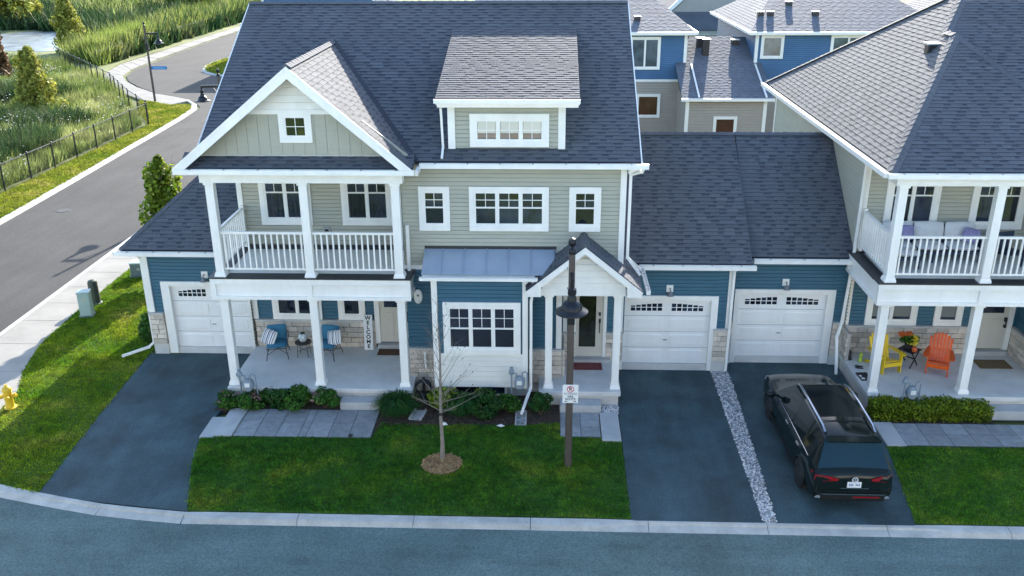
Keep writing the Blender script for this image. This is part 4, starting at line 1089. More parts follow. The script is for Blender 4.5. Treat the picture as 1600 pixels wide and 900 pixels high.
def blades(name, poly, dens, h, w, m, lean=.5, holes=(), z=0, clump=0.0, kind='stuff'):
    P = np.array(poly); x0, y0 = P.min(0); x1, y1 = P.max(0)
    n = int((x1-x0)*(y1-y0)*dens)
    x = NR.uniform(x0, x1, n); y = NR.uniform(y0, y1, n)
    k = in_poly(x+NR.normal(0, w*1.1, n), y+NR.normal(0, w*1.1, n), poly)
    for hp in holes: k &= ~in_poly(x, y, hp)
    x = x[k]; y = y[k]; n = len(x)
    hh = h*NR.uniform(.5, 1.3, n)
    if clump:
        hh *= 1+clump*np.sin(x*1.7+np.sin(y*1.1)*2)*np.sin(y*1.3+np.sin(x*.9)*2)
    a = NR.uniform(0, 2*np.pi, n); b = NR.uniform(0, 2*np.pi, n); l = lean*hh*NR.uniform(.2, 1, n)
    ww = w*NR.uniform(.6, 1.4, n)
    V = np.zeros((n, 3, 3))
    V[:, 0] = np.stack([x-np.cos(a)*ww/2, y-np.sin(a)*ww/2, np.full(n, z)], 1)
    V[:, 1] = np.stack([x+np.cos(a)*ww/2, y+np.sin(a)*ww/2, np.full(n, z)], 1)
    V[:, 2] = np.stack([x+np.cos(b)*l, y+np.sin(b)*l, z+hh], 1)
    return mesh_np(name, V.reshape(-1, 3), 3, m, kind)
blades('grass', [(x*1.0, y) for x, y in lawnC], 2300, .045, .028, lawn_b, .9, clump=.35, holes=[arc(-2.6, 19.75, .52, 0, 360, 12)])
blades('grass', [p for p in lawnR if p[0] < 25]+[(22, 17.62), (22, 20.98)] if False else [(8.47, 17.62), (16, 17.62), (16, 20.98), (8.97, 20.94), (8.72, 19.2)], 2200, .045, .028, lawn_r, .9, clump=.35)
LL = [p for p in lawnL if p[1] < 40] 
LL = [(-12.75, 26.0), (-12.55, 22), (-12.27, 18.2), (-13.5, 18.6), (-14.9, 19.45), (-15.35, 20.6), (-15.5, 22.2), (-15.6, 23.3), (-16.15, 24.6), (-16.65, 26.6), (-16.75, 28.5), (-16.85, 44), (-12.6, 44)]
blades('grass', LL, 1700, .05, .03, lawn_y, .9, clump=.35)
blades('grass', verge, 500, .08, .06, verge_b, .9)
blades('grass', isl[:8]+[(-24, 97.5), (-24, 85.2)], 90, .12, .12, verge_b, .9)
def rock(mb, c, s, rnd):
    pts = [(1,0,0),(-1,0,0),(0,1,0),(0,-1,0),(0,0,1),(0,0,-1)]
    a = rnd.uniform(0, 6.28); ca, sa = math.cos(a), math.sin(a)
    P = []
    for x, y, z in pts:
        k = s*rnd.uniform(.65, 1.25); x, y = (x*ca-y*sa)*k*1.15, (x*sa+y*ca)*k*.9
        P.append((c[0]+x, c[1]+y, c[2]+z*k*.6))
    for f in ((0,2,4),(2,1,4),(1,3,4),(3,0,4),(2,0,5),(1,2,5),(3,1,5),(0,3,5)):
        mb.face([P[i] for i in f], rnd.randrange(3))
rr = random.Random(3)
peb = [mat('pebble_pale', (.72, .69, .66), .8, var=.2, scale=20), mat('pebble_grey', (.46, .45, .45), .8, var=.2, scale=20), mat('pebble_dark', (.20, .20, .20), .8)]
mb = MB()
for i in range(3300):
    y = rr.uniform(17.6, 25.15); t = (y-17.55)/7.6
    xl = 5.05 + (.05*t); xr = 5.31+.26*min(1, t*1.1)
    rock(mb, (rr.uniform(xl-.02, xr+.02), y, rr.uniform(-.015, .025)), rr.uniform(.02, .045), rr)
tag(mb.build('gravel', peb), kind='stuff')
mb = MB()
for i in range(330): rock(mb, (rr.uniform(1.62, 2.06), rr.uniform(22.48, 22.88), rr.uniform(.0, .05)), rr.uniform(.03, .06), rr)
tag(mb.build('gravel', peb), kind='stuff')
# mulch ring under the bare tree and chips in the beds
sheet('mulch_ring', [(-2.6+.50*math.cos(t)*(1+.1*math.sin(3*t)), 19.75+.46*math.sin(t)) for t in [i*.3 for i in range(21)]], -.1, .03, straw)
def chips(poly, n, m, s=.05, z=.02):
    P = np.array(poly); x0, y0 = P.min(0); x1, y1 = P.max(0)
    x = NR.uniform(x0, x1, n); y = NR.uniform(y0, y1, n); k = in_poly(x, y, poly); x = x[k]; y = y[k]; n = len(x)
    a = NR.uniform(0, 6.28, n); b = a+1.57; L = s*NR.uniform(.5, 1.5, n); w = L*.35
    V = np.zeros((n, 4, 3)); q = [(-1, -1), (1, -1), (1, 1), (-1, 1)]
    for i, (u, v) in enumerate(q):
        V[:, i, 0] = x+np.cos(a)*L*u/2+np.cos(b)*w*v/2; V[:, i, 1] = y+np.sin(a)*L*u/2+np.sin(b)*w*v/2; V[:, i, 2] = z+NR.uniform(0, .03, n)
    o = mesh_np('mulch_chips', V.reshape(-1, 3), 4, m); return o
chips([(-2.6+.52*math.cos(t), 19.75+.48*math.sin(t)) for t in [i*.3 for i in range(21)]], 900, mat('straw_chip', (.36, .21, .09), .9, var=.4, scale=30), .07, .03)
chips([(-4.64, 21.6), (.4, 21.8), (.4, 23), (-4.64, 23)], 2500, mat('bark_chip', (.085, .055, .035), .9, var=.5, scale=30), .06, .018)

def leaf_cloud(n, c, r, size, shape='ball', seed=0, up=.0, spread=None):
    """n small leaf quads spread through lobes of a crown; c centre, r radii"""
    R = np.random.RandomState(seed)
    if spread is None:
        k = 9; lob = R.normal(0, 1, (k, 3)); lob /= np.linalg.norm(lob, axis=1)[:, None]; lob *= R.uniform(.25, .75, (k, 1)); lr = R.uniform(.30, .52, k)
    else: lob, lr = spread; k = len(lob)
    i = R.randint(0, k, n)
    d = R.normal(0, 1, (n, 3)); d /= np.linalg.norm(d, axis=1)[:, None]
    rr_ = lr[i]*R.uniform(.35, 1.08, n)**.6
    p = (lob[i]+d*rr_[:, None])*np.array(r)+np.array(c)
    nrm = d*.7+R.normal(0, .6, (n, 3)); nrm[:, 2] += up; nrm /= np.linalg.norm(nrm, axis=1)[:, None]
    t = np.cross(nrm, R.normal(0, 1, (n, 3))); t /= np.linalg.norm(t, axis=1)[:, None]; b = np.cross(nrm, t)
    s = size*R.uniform(.6, 1.4, n)
    V = np.zeros((n, 4, 3))
    for j, (u, v) in enumerate([(-1, 0), (0, -.55), (1, 0), (0, .55)]): V[:, j] = p+t*(s*u/2)[:, None]+b*(s*v)[:, None]
    return V.reshape(-1, 3)
def shrub(name, label, x, y, r, h, m, n=1500, size=.06, seed=1, group=None, flowers=None, cat='shrub'):
    t = thing(name, label, cat, (x, y, 0), 0, group)
    V = leaf_cloud(n, (0, 0, h*.52), (r, r*.9, h*.55), size, seed=seed, up=.5); V[:, 2] = np.maximum(V[:, 2], .02)
    mesh_np('foliage', V, 4, m, None, t)
    mb = MB(); R = random.Random(seed)
    for i in range(6):
        a = i*1.05; mb.tube([(0, 0, -.03), (math.cos(a)*r*.3, math.sin(a)*r*.3, h*.35), (math.cos(a)*r*.6, math.sin(a)*r*.55, h*.75)], [.015, .01, .004], 5)
    mb.build('stem', bark_d, t, local=True)
    if flowers:
        V = leaf_cloud(flowers[1], (0, 0, h*.60), (r*1.02, r*.95, h*.55), flowers[2], seed=seed+9, up=.8); V[:, 2] = np.maximum(V[:, 2], .1)
        mesh_np('flowers', V, 4, flowers[0], None, t)
    return t
pinkish = mat('dry_blooms', (.26, .13, .12), .8, var=.4, scale=20)
shrub('shrub', 'low shrub at the driveway end of the left porch bed, beside the gas meter', -9.02, 22.58, .46, .48, leaf_g, 2100, .06, 2, flowers=(pinkish, 90, .05))
shrub('shrub', 'bushy shrub with faded pink blooms right behind the left gas meter', -8.35, 22.60, .54, .56, leaf_g, 2600, .06, 3, flowers=(pinkish, 170, .05))
shrub('shrub', 'wide dark green shrub in the middle of the left porch bed', -7.62, 22.62, .60, .58, leaf_d, 2900, .06, 4)
shrub('shrub', 'bright green shrub before the middle porch column', -6.92, 22.62, .56, .58, leaf_g, 2700, .06, 5)
shrub('shrub', 'shrub with faded pink blooms left of the left porch step', -6.25, 22.62, .50, .62, leaf_g, 2500, .06, 6, flowers=(pinkish, 160, .05))
def tuft(label, x, y, r, h, m, n, seed):
    t = thing('ornamental_grass', label, 'grass clump', (x, y, 0))
    R = np.random.RandomState(seed); a = R.uniform(0, 6.28, n); rad_ = r*R.uniform(0, .35, n); L = r*R.uniform(.5, 1.1, n); hh = h*R.uniform(.5, 1, n); b = a+R.normal(0, .4, n)
    V = np.zeros((n, 2, 4, 3)); w = .010
    p0 = np.stack([np.cos(a)*rad_, np.sin(a)*rad_, np.zeros(n)], 1); p1 = p0+np.stack([np.cos(b)*L*.4, np.sin(b)*L*.4, hh], 1); p2 = p0+np.stack([np.cos(b)*L, np.sin(b)*L, hh*.7], 1)
    s = np.stack([-np.sin(b), np.cos(b), np.zeros(n)], 1)*w
    V[:, 0, 0] = p0-s; V[:, 0, 1] = p0+s; V[:, 0, 2] = p1+s; V[:, 0, 3] = p1-s
    V[:, 1, 0] = p1-s; V[:, 1, 1] = p1+s; V[:, 1, 2] = p2+s*.2; V[:, 1, 3] = p2-s*.2
    mesh_np('foliage', V.reshape(-1, 3), 4, m, None, t); return t
tuft('dark arching grass clump right of the left porch step', -4.15, 22.35, .62, .55, leaf_d, 900, 3)
tuft('dark grassy clump under the left end of the bay window', -2.3, 22.4, .55, .55, leaf_d, 800, 4)
shrub('shrub', 'yellow-green shrub behind the bare tree', -2.85, 22.5, .52, .72, leaf_y, 1800, .07, 8)
shrub('shrub', 'large dark green shrub below the middle of the bay window', -1.62, 22.3, .66, .74, leaf_d, 3000, .06, 9)
shrub('shrub', 'light green shrub just above the dark one below the bay window', -1.75, 22.78, .34, .62, leaf_y, 900, .06, 12)
shrub('shrub', 'loose shrub beside the gas meter under the bay window', -1.02, 22.45, .46, .60, leaf_g, 1700, .06, 10)
shrub('shrub', 'round dark shrub left of the entrance porch', -.12, 22.38, .40, .62, leaf_d, 2300, .055, 11)
shrub('shrub', 'tall leafy shrub against the left garage corner', -12.95, 26.5, .55, 1.15, leaf_g, 2200, .08, 13)
# clipped hedge at the right-hand house
t = thing('hedge', 'yellow-green clipped hedge along the right-hand porch', 'hedge', (10.6, 22.5, 0))
R = np.random.RandomState(4); n = 9000
p = np.stack([R.uniform(-1.6, 1.62, n), R.uniform(-.32, .34, n), R.uniform(.03, .5, n)], 1)
p[:, 2] *= 1+.10*np.sin(p[:, 0]*4)+.06*np.sin(p[:, 0]*11+p[:, 1]*7)
nr = R.normal(0, 1, (n, 3)); nr[:, 2] += .8; nr /= np.linalg.norm(nr, axis=1)[:, None]; tt = np.cross(nr, R.normal(0, 1, (n, 3))); tt /= np.linalg.norm(tt, axis=1)[:, None]; bb = np.cross(nr, tt); s = .055*R.uniform(.6, 1.4, n)
V = np.zeros((n, 4, 3))
for j, (u, v) in enumerate([(-1, 0), (0, -.55), (1, 0), (0, .55)]): V[:, j] = p+tt*(s*u/2)[:, None]+bb*(s*v)[:, None]
mesh_np('foliage', V.reshape(-1, 3), 4, leaf_y, None, t)
mb = MB()
for i in range(9): mb.tube([(-1.5+i*.37, 0, -.03), (-1.45+i*.37, .03, .35)], [.02, .008], 5)
mb.build('stem', bark_d, t, local=True)

# ================================================================== trees
def branch(mb, p, d, L, r, lvl, rnd, tips, n=6):
    p = Vector(p); d = Vector(d).normalized(); k = 4; pts = [p]; rs = [r]
    for i in range(k):
        d = (d+Vector((rnd.gauss(0, .08), rnd.gauss(0, .08), .05+rnd.gauss(0, .03)))).normalized()
        pts.append(pts[-1]+d*L/k); rs.append(r*(1-.7*(i+1)/k))
    mb.tube(pts, rs, n, 0, cap=False); tips.append(pts[-1])
    if lvl:
        for i in range(rnd.randint(3, 5)):
            t = rnd.uniform(.25, .95); j = min(k-1, int(t*k)); q = pts[j].lerp(pts[j+1], t*k-j)
            a = rnd.uniform(0, 6.28); s = Vector((math.cos(a), math.sin(a), .2)); dd = (d*.9+s*.8).normalized()
            branch(mb, q, dd, L*rnd.uniform(.35, .6), max(.003, rs[j]*.5), lvl-1, rnd, tips, 4)
def bare_tree(x, y):
    t = thing('bare_tree', 'slim leafless young tree in a mulch ring on the centre lawn', 'tree', (x, y, 0))
    rnd = random.Random(21)
    mb = MB(); tr = [(0, 0, -.05), (.02, 0, .5), (.0, .02, 1.2), (.02, 0, 2.0), (.04, .02, 3.0), (.02, 0, 3.9), (.03, .02, 4.6)]
    mb.tube(tr, [.07, .05, .042, .034, .022, .012, .005], 8); mb.build('trunk', bark_l, t, local=True)
    mb = MB(); tips = []
    for i in range(9):            # wide lower whorl
        z = 1.35+.06*i; a = i*2.4+.4; el = rnd.uniform(.18, .5)
        branch(mb, (.01, .01, z), (math.cos(a)*math.cos(el), math.sin(a)*math.cos(el), math.sin(el)), rnd.uniform(.75, 1.05), .0095, 1, rnd, tips, 5)
    for i in range(20):           # steep upper branches
        f = (i+.5)/20; z = 1.7+2.2*f; a = i*2.4; el = rnd.uniform(.8, 1.1)
        branch(mb, (.02, .01, z), (math.cos(a)*math.cos(el), math.sin(a)*math.cos(el), math.sin(el)), (1.25-.75*f)*rnd.uniform(.8, 1.1), .0085-.004*f, 1, rnd, tips, 5)
    mb.build('branch', bark_l, t, local=True)
    b = MB()
    for q in tips[::3]: b.lathe([(.0, -.02), (.018, 0), (.0, .025)], q, 5)
    b.build('bud', bark_d, t, local=True)['kind'] = 'stuff'
    w = MB(); w.lathe([(.052, 1.30), (.056, 1.31), (.056, 1.36), (.052, 1.37)], (0, 0, 0), 8); w.build('tie', blackm, t, local=True)
bare_tree(-2.62, 19.99)
def leafy_tree(name, label, x, y, h, r, m, n, size, seed, base=.3, cone=False, group=None, bark=bark_d):
    t = thing(name, label, 'tree', (x, y, 0), 0, group); rnd = random.Random(seed)
    mb = MB(); mb.tube([(0, 0, -.1), (.03, 0, h*.35), (0, .03, h*.7), (0, 0, h*.93)], [h*.022, h*.016, h*.009, .01], 8); tips = []
    mb.build('trunk', bark, t, local=True)
    lm = MB()
    for i in range(12):
        z = h*(base+.55*i/12); a = i*2.4; branch(lm, (0, 0, z), (math.cos(a), math.sin(a), .7), r*(.9 if not cone else max(.2, 1-(z/h))), h*.007, 1, rnd, tips, 5)
    lm.build('limb', bark, t, local=True)
    R = np.random.RandomState(seed)
    k = 22; lob = np.zeros((k, 3)); lr = np.zeros(k)
    for i in range(k):
        f = (i+.5)/k; a = i*2.4+R.uniform(-.4, .4)
        prof = (1-f)**.75*1.0+.06 if cone else math.sin(math.pi*min(1, (f*.92+.12)))**.7
        q = prof*R.uniform(.3, .85)
        lob[i] = (math.cos(a)*q, math.sin(a)*q, f*2-1); lr[i] = .16+.26*prof*R.uniform(.7, 1.2)
    V = leaf_cloud(n, (0, 0, h*(base+(1-base)/2)), (r, r, h*(1-base)/2), size, seed=seed, up=.3, spread=(lob, lr))
    V[:, 2] = np.maximum(V[:, 2], .05)
    mesh_np('crown', V, 4, m, None, t); return t
leafy_tree('young_tree', 'small leafy yellow-green tree behind the left garage roof', -14.75, 33.3, 4.6, 1.02, leaf_t, 3800, .15, 36, .30)
leafy_tree('conifer', 'pale yellow cone-shaped tree by the pond', -53.2, 102.5, 5.6, 2.3, leaf_c, 5000, .26, 41, .05, True)
leafy_tree('conifer', 'yellow-brown cone-shaped tree inside the fence corner', -38.0, 66.5, 4.6, 1.9, leaf_c, 4600, .22, 42, .04, True)
leafy_tree('conifer', 'dark rusty cone-shaped tree at the left edge of the meadow', -49.8, 81.5, 4.9, 1.6, bush_r, 2200, .34, 43, .05, True)
leafy_tree('young_tree', 'yellow-green tree beyond the far fence at the top of the photo', -57.5, 150, 8.5, 4.2, leaf_t, 2600, .7, 44, .1)
leafy_tree('young_tree', 'olive tree deep in the meadow at the top left corner', -75, 130, 9, 4.2, leaf_c, 2200, .7, 45, .1)

leafy_tree('street_tree', 'leafy street tree across the road, behind the viewer and to the left', -12.6, 4.3, 6.5, 2.4, leaf_t, 2600, .3, 61, .3)
leafy_tree('street_tree', 'leafy street tree across the road, behind the viewer and to the right', 4.2, 4.6, 6.0, 2.1, leaf_t, 2600, .3, 62, .3)

# ================================================================== meadow
MEAD = [(-29.2, 30), (-28.7, 45), (-28.3, 62.3), (-31.2, 67.5), (-35.8, 75.4), (-41.5, 83.4), (-49, 92), (-66, 100), (-76, 101), (-78, 60), (-60, 30)]
blades('meadow_grass', MEAD, 130, .70, .055, weed_b, .6, clump=.5)
def patch(c, rx, ry, n=14, seed=0):
    R = random.Random(seed); return [(c[0]+rx*math.cos(i*2*math.pi/n)*R.uniform(.75, 1.15), c[1]+ry*math.sin(i*2*math.pi/n)*R.uniform(.75, 1.15)) for i in range(n)]
for i, (c, rx, ry) in enumerate([((-44, 72), 6, 3), ((-33, 52), 3, 6), ((-36, 62), 4, 2.2), ((-55, 86), 8, 2.6), ((-31, 44), 1.6, 5), ((-50, 66), 5, 4)]):
    blades('thicket', patch(c, rx, ry, seed=i), 130, 1.15, .09, dark_b, .7, clump=.4)
def flowers(poly, n, m, s, h):
    P = np.array(poly); x0, y0 = P.min(0); x1, y1 = P.max(0); k0 = 40
    cx = NR.uniform(x0, x1, k0); cy = NR.uniform(y0, y1, k0); i = NR.randint(0, k0, n)
    x = cx[i]+NR.normal(0, 2.2, n); y = cy[i]+NR.normal(0, 2.6, n); k = in_poly(x, y, poly); x = x[k]; y = y[k]; n = len(x)
    z = h*NR.uniform(.7, 1.25, n); a = NR.uniform(0, 6.28, n); q = s*NR.uniform(.5, 1.3, n); V = np.zeros((n, 4, 3))
    for j in range(4): V[:, j] = np.stack([x+np.cos(a+j*1.571)*q, y+np.sin(a+j*1.571)*q, z+NR.uniform(-.03, .03, n)], 1)
    return mesh_np('wildflowers', V.reshape(-1, 3), 4, m)
flowers([(-29.2, 34), (-28.7, 45), (-28.5, 62), (-31.5, 67), (-40, 80), (-52, 90), (-56, 60), (-40, 34)], 9000, flower_w, .05, .78)
FARM = [(-44.6, 93.5), (-45, 112), (-45.2, 150), (-47, 260), (-140, 260), (-110, 126), (-70, 126), (-57, 118), (-52, 104), (-50, 96)]
blades('reeds', [(-44.8, 91), (-46, 112), (-46.2, 150), (-46.5, 200), (-56, 200), (-54, 150), (-53, 112), (-50.5, 95)], 95, 1.7, .12, reed_b, .5, clump=.5)
blades('meadow_grass', FARM, 18, 1.7, .32, dark_b, .7, clump=.7)
blades('meadow_grass', [(-60, 130), (-55, 150), (-60, 190), (-95, 220), (-90, 160)], 20, 1.9, .32, weed_b, .7, clump=.7)
blades('meadow_grass', [(-90, 101), (-76, 101), (-76, 122), (-110, 124)], 14, 1.0, .3, weed_b, .5)
for i, (x, y) in enumerate([(-47.3, 97), (-48.2, 101), (-47.6, 105.5), (-48.6, 110), (-47.8, 115)]):
    pass
# a belt of plumed clumps behind the far fence
for i, (x, y, s) in enumerate([(-46.9, 95.5, 1.0), (-47.2, 98.5, 1.1), (-47.5, 101.8, 1.1), (-47.9, 105.5, 1.15), (-48.2, 109.5, 1.1)]):
    t = thing('plume_grass', ['pale plume grass clump nearest the fence corner', 'second plume grass clump from the fence corner', 'middle plume grass clump of the row behind the fence', 'fourth plume grass clump from the fence corner', 'plume grass clump farthest from the fence corner'][i], 'grass clump', (x, y, 0), 0, 'plume grass along the far fence')
    R = np.random.RandomState(60+i); n = 700; a = R.uniform(0, 6.28, n); rad_ = 1.0*np.sqrt(R.uniform(0, 1, n))*s; h = 2.7*s*R.uniform(.55, 1, n); V = np.zeros((n, 3, 3))
    bx = np.cos(a)*rad_*.6; by = np.sin(a)*rad_*.6; V[:, 0] = np.stack([bx-.05, by, 0*h], 1); V[:, 1] = np.stack([bx+.05, by, 0*h], 1); V[:, 2] = np.stack([np.cos(a)*rad_*1.3, np.sin(a)*rad_*1.3, h], 1)
    mesh_np('foliage', V.reshape(-1, 3), 3, reed_b, None, t)

# ================================================================== chain-link fences
def fence(label, pts, h=1.25, sp=2.4, mesh=.16):
    f = thing('chain_link_fence', label, 'fence', (pts[0][0], pts[0][1], 0), 0, 'black chain link fences')
    post = None; wires = MB(); rail = MB()
    for (ax, ay), (bx, by) in zip(pts, pts[1:]):
        a = Vector((ax, ay, 0)); b = Vector((bx, by, 0)); L = (b-a).length; d = (b-a)/L; k = max(1, round(L/sp)); n = Vector((-d.y, d.x, 0))*.004
        for i in range(k+(1 if (bx, by) == tuple(pts[-1]) else 0)):
            c = a+d*(L*i/k)
            if post is None:
                mb = MB(); mb.lathe([(.045, -.1), (.045, h+.06), (.055, h+.07), (.03, h+.11), (.0, h+.12)], (0, 0, 0), 8); post = mb.build('post', blackm, f, local=True); post.location = c-f.location
            else: inst(post, c, f)
        rail.tube([a+Vector((0, 0, h)), b+Vector((0, 0, h))], .028, 6); rail.tube([a+Vector((0, 0, .06)), b+Vector((0, 0, .06))], .01, 4)
        x = -h
        while x < L:
            for s in (1, -1):
                x0, x1 = x, x+h; z0, z1 = .06, h
                if x0 < 0: z0 = .06+(-x0)*(h-.06)/h; x0 = 0
                if x1 > L: z1 = h-(x1-L)*(h-.06)/h; x1 = L
                if x1-x0 < .02: continue
                if s == -1: za, zb = h+.06-z0, h+.06-z1
                else: za, zb = z0, z1
                o = n*s
                p = a+d*x0+o; q = a+d*x1+o; w = Vector((0, 0, .007))
                wires.face([p+Vector((0, 0, za))-w, q+Vector((0, 0, zb))-w, q+Vector((0, 0, zb))+w, p+Vector((0, 0, za))+w])
            x += mesh
    rail.build('rail', blackm, f)
    o = wires.build('chain_link', blackm, f); o['kind'] = 'stuff'
    return f
fence('black chain link fence running beside the side road up to the corner post', [(-28.6, 33), (-28.3, 45), (-28.1, 55), (-27.9, 62.3)], h=1.45)
fence('black chain link fence from the corner post back along the meadow to the pond side', [(-27.95, 62.5), (-31.4, 67.4), (-36.5, 75.6), (-42.2, 83), (-49.0, 91.6)], h=1.6)
fence('black chain link fence behind the far sidewalk at the top', [(-45.2, 91.5), (-45.6, 104), (-46.0, 118), (-46.4, 150)], h=1.4, sp=3, mesh=.3)

t = thing('path_light', 'tiny black path light at the lawn edge of the left paver path', 'garden light', (-5.18, 20.92, 0))
mb = MB(); mb.tube([(0, 0, -.05), (0, 0, .10)], .012, 6); mb.build('stake', blackm, t, local=True); mb = MB(); mb.lathe([(.03, .08), (.06, .10), (.07, .12), (.02, .15)], (0, 0, 0), 10); mb.build('head', blackm, t, local=True)
for (x, y, lab) in ((-2.75, 21.72, 'pale rock at the bed edge right of the bare tree'), (-1.2, 21.66, 'pale rock at the bed edge left of the splash block')):
    mb = MB(); rock(mb, (0, 0, .03), .10, rr); o = mb.build('rock', [peb[0], peb[0], peb[0]]); o.location = (x, y, .01); tag(o, lab, 'rock')
# ================================================================== street lamps
lampblack = mat('lamp_black', (.010, .012, .017), .35, var=.1, scale=5, spec=.35)
polebrown = mat('pole_brown', (.085, .066, .056), .6, var=.15, scale=4, fine=.2, fscale=40)
def street_lamp(label, x, y, face, h=5.85, pole=polebrown, arm=1.0):
    """face: direction of the arm in the ground plane, radians"""
    t = thing('street_lamp', label, 'street lamp', (x, y, 0), face, 'street lamps')
    mb = MB(); mb.lathe([(.092, -.1), (.092, .0), (.089, 1.5), (.082, 3.6), (.072, h-.12)], (0, 0, 0), 8); mb.build('pole', pole, t, local=True)
    mb = MB(); mb.lathe([(.082, h-.14), (.095, h-.10), (.085, h-.04), (.04, h), (.03, h+.02), (.085, h+.08), (.10, h+.15), (.07, h+.22), (.0, h+.25)], (0, 0, 0), 12)
    mb.box(-.09, .09, -.09, .09, h-1.9, h-1.55); mb.box(-.095, .095, -.10, .10, 4.15, 4.5); mb.build('finial', lampblack, t, local=True)
    a = arm; za = 5.2
    mb = MB(); mb.bar((0, 0, za), (a, 0, za), .07, .13); mb.bar((.05, 0, za-.45), (.35, 0, za-.06), .03, .04); mb.tube([(a-.02, 0, za+.0), (a-.02, 0, za-.18)], .045, 8)
    for z in (h-.5, h-1.0, h-1.3): mb.box(-.015, .015, -.105, -.09, z-.02, z+.02)
    mb.build('arm', lampblack, t, local=True)
    c = (a-.02, 0, za-.18)
    mb = MB(); mb.lathe([(.05, .02), (.10, .0), (.10, -.12), (.075, -.14), (.10, -.19), (.11, -.28), (.19, -.33), (.24, -.42), (.25, -.48), (.38, -.545), (.385, -.575), (.24, -.52)], c, 24); mb.build('lamp_shade', lampblack, t, local=True)
    mb = MB(); mb.lathe([(.22, -.515), (.20, -.58), (.10, -.63), (.0, -.64)], c, 16); mb.build('lens', mat('lamp_lens', (.55, .55, .52), .25), t, local=True)
    return t
street_lamp('street lamp on the front lawn with a no parking sign', .60, 19.78, rad(-90), arm=.5)
street_lamp('street lamp whose black head peeks out beside the main roof, left of the gable', -16.85, 46.6, rad(185), arm=.95)
far_lamp = street_lamp('distant street lamp at the road bend, holding a blue street sign', -31.25, 71.65, rad(8), arm=.95)
s = thing('street_sign', 'small blue street name sign on the distant lamp post', 'street sign', (-31.1, 71.5, 2.62))
mb = MB(); mb.box(0, 1.25, -.015, .015, -.13, .13); mb.build('sign_plate', mat('sign_blue', (.02, .16, .42), .4), s, local=True)
mb = MB(); mb.box(.15, 1.1, -.02, -.016, -.04, .03); mb.build('lettering', mat('sign_pale_blue', (.20, .42, .68), .5), s, local=True)
mb = MB(); mb.box(-.08, .03, -.03, .03, -.05, .05); mb.build('bracket', blackm, s, local=True)

def text(parent, body, loc, size, m, rot=(rad(90), 0, 0), align='CENTER', name='lettering', ext=.002, bold=0):
    cu = bpy.data.curves.new(name, 'FONT'); cu.body = body; cu.size = size; cu.align_x = align; cu.align_y = 'CENTER'; cu.extrude = ext; cu.offset = bold
    cu.materials.append(m); f_ = bpy.data.objects.new(name, cu); COL.objects.link(f_); me = bpy.data.meshes.new_from_object(f_.evaluated_get(bpy.context.evaluated_depsgraph_get())); bpy.data.objects.remove(f_)
    o = bpy.data.objects.new(name, me); COL.objects.link(o); o.parent = parent; o.location = loc; o.rotation_euler = rot
    return o
ink = mat('black_ink', (.02, .02, .025), .6); red_ink = mat('red_ink', (.50, .02, .03), .5); sign_w = mat('sign_white', (.78, .78, .77), .4)
s = thing('parking_sign', 'white no parking fire route sign on the lawn street lamp', 'sign', (.62, 19.655, 2.13))
mb = MB(); mb.box(-.19, .19, -.004, .004, -.25, .25); mb.build('sign_plate', sign_w, s, local=True, bevel=.003)
q = MB(); n = 28
for i in range(n):
    a, b = 2*math.pi*i/n, 2*math.pi*(i+1)/n
    q.face([(.088*math.cos(a), -.006, .13+.088*math.sin(a)), (.088*math.cos(b), -.006, .13+.088*math.sin(b)), (.070*math.cos(b), -.006, .13+.070*math.sin(b)), (.070*math.cos(a), -.006, .13+.070*math.sin(a))])
q.build('prohibition_ring', red_ink, s, local=True)
q = MB(); q.bar((-.055, -.0068, .185), (.055, -.0068, .075), .002, .016, up=(0, 1, 0)) if False else q.face([(-.061, -.0085, .179), (-.049, -.0085, .191), (.061, -.0085, .081), (.049, -.0085, .069)]); q.build('prohibition_slash', red_ink, s, local=True)
text(s, 'P', (0, -.006, .13), .13, ink, bold=.003); text(s, 'NO PARKING', (0, -.006, .0), .052, ink); text(s, 'FIRE', (0, -.006, -.075), .078, ink, bold=.001); text(s, 'ROUTE', (0, -.006, -.145), .078, ink, bold=.001)
q = MB()
for sx in (1, -1):
    q.face([(sx*.15, -.006, -.205), (sx*.11, -.006, -.185), (sx*.11, -.006, -.225)] if sx > 0 else [(-.15, -.006, -.205), (-.11, -.006, -.225), (-.11, -.006, -.185)]); q.box(min(sx*.06, sx*.11), max(sx*.06, sx*.11), -.0065, -.0055, -.211, -.199)
q.build('arrow', ink, s, local=True)
q = MB(); q.box(-.12, .12, .004, .02, .14, .17); q.box(-.12, .12, .004, .02, -.17, -.14); q.build('bracket', MATS['galvanised'], s, local=True)
q = MB(); q.face([(-.165, -.0055, .02), (.165, -.0055, .02), (.165, -.0055, .024), (-.165, -.0055, .024)][::-1] if False else [(-.165, -.0055, .035), (.165, -.0055, .035), (.165, -.0055, .038), (-.165, -.0055, .038)]); q.build('rule_line', ink, s, local=True)

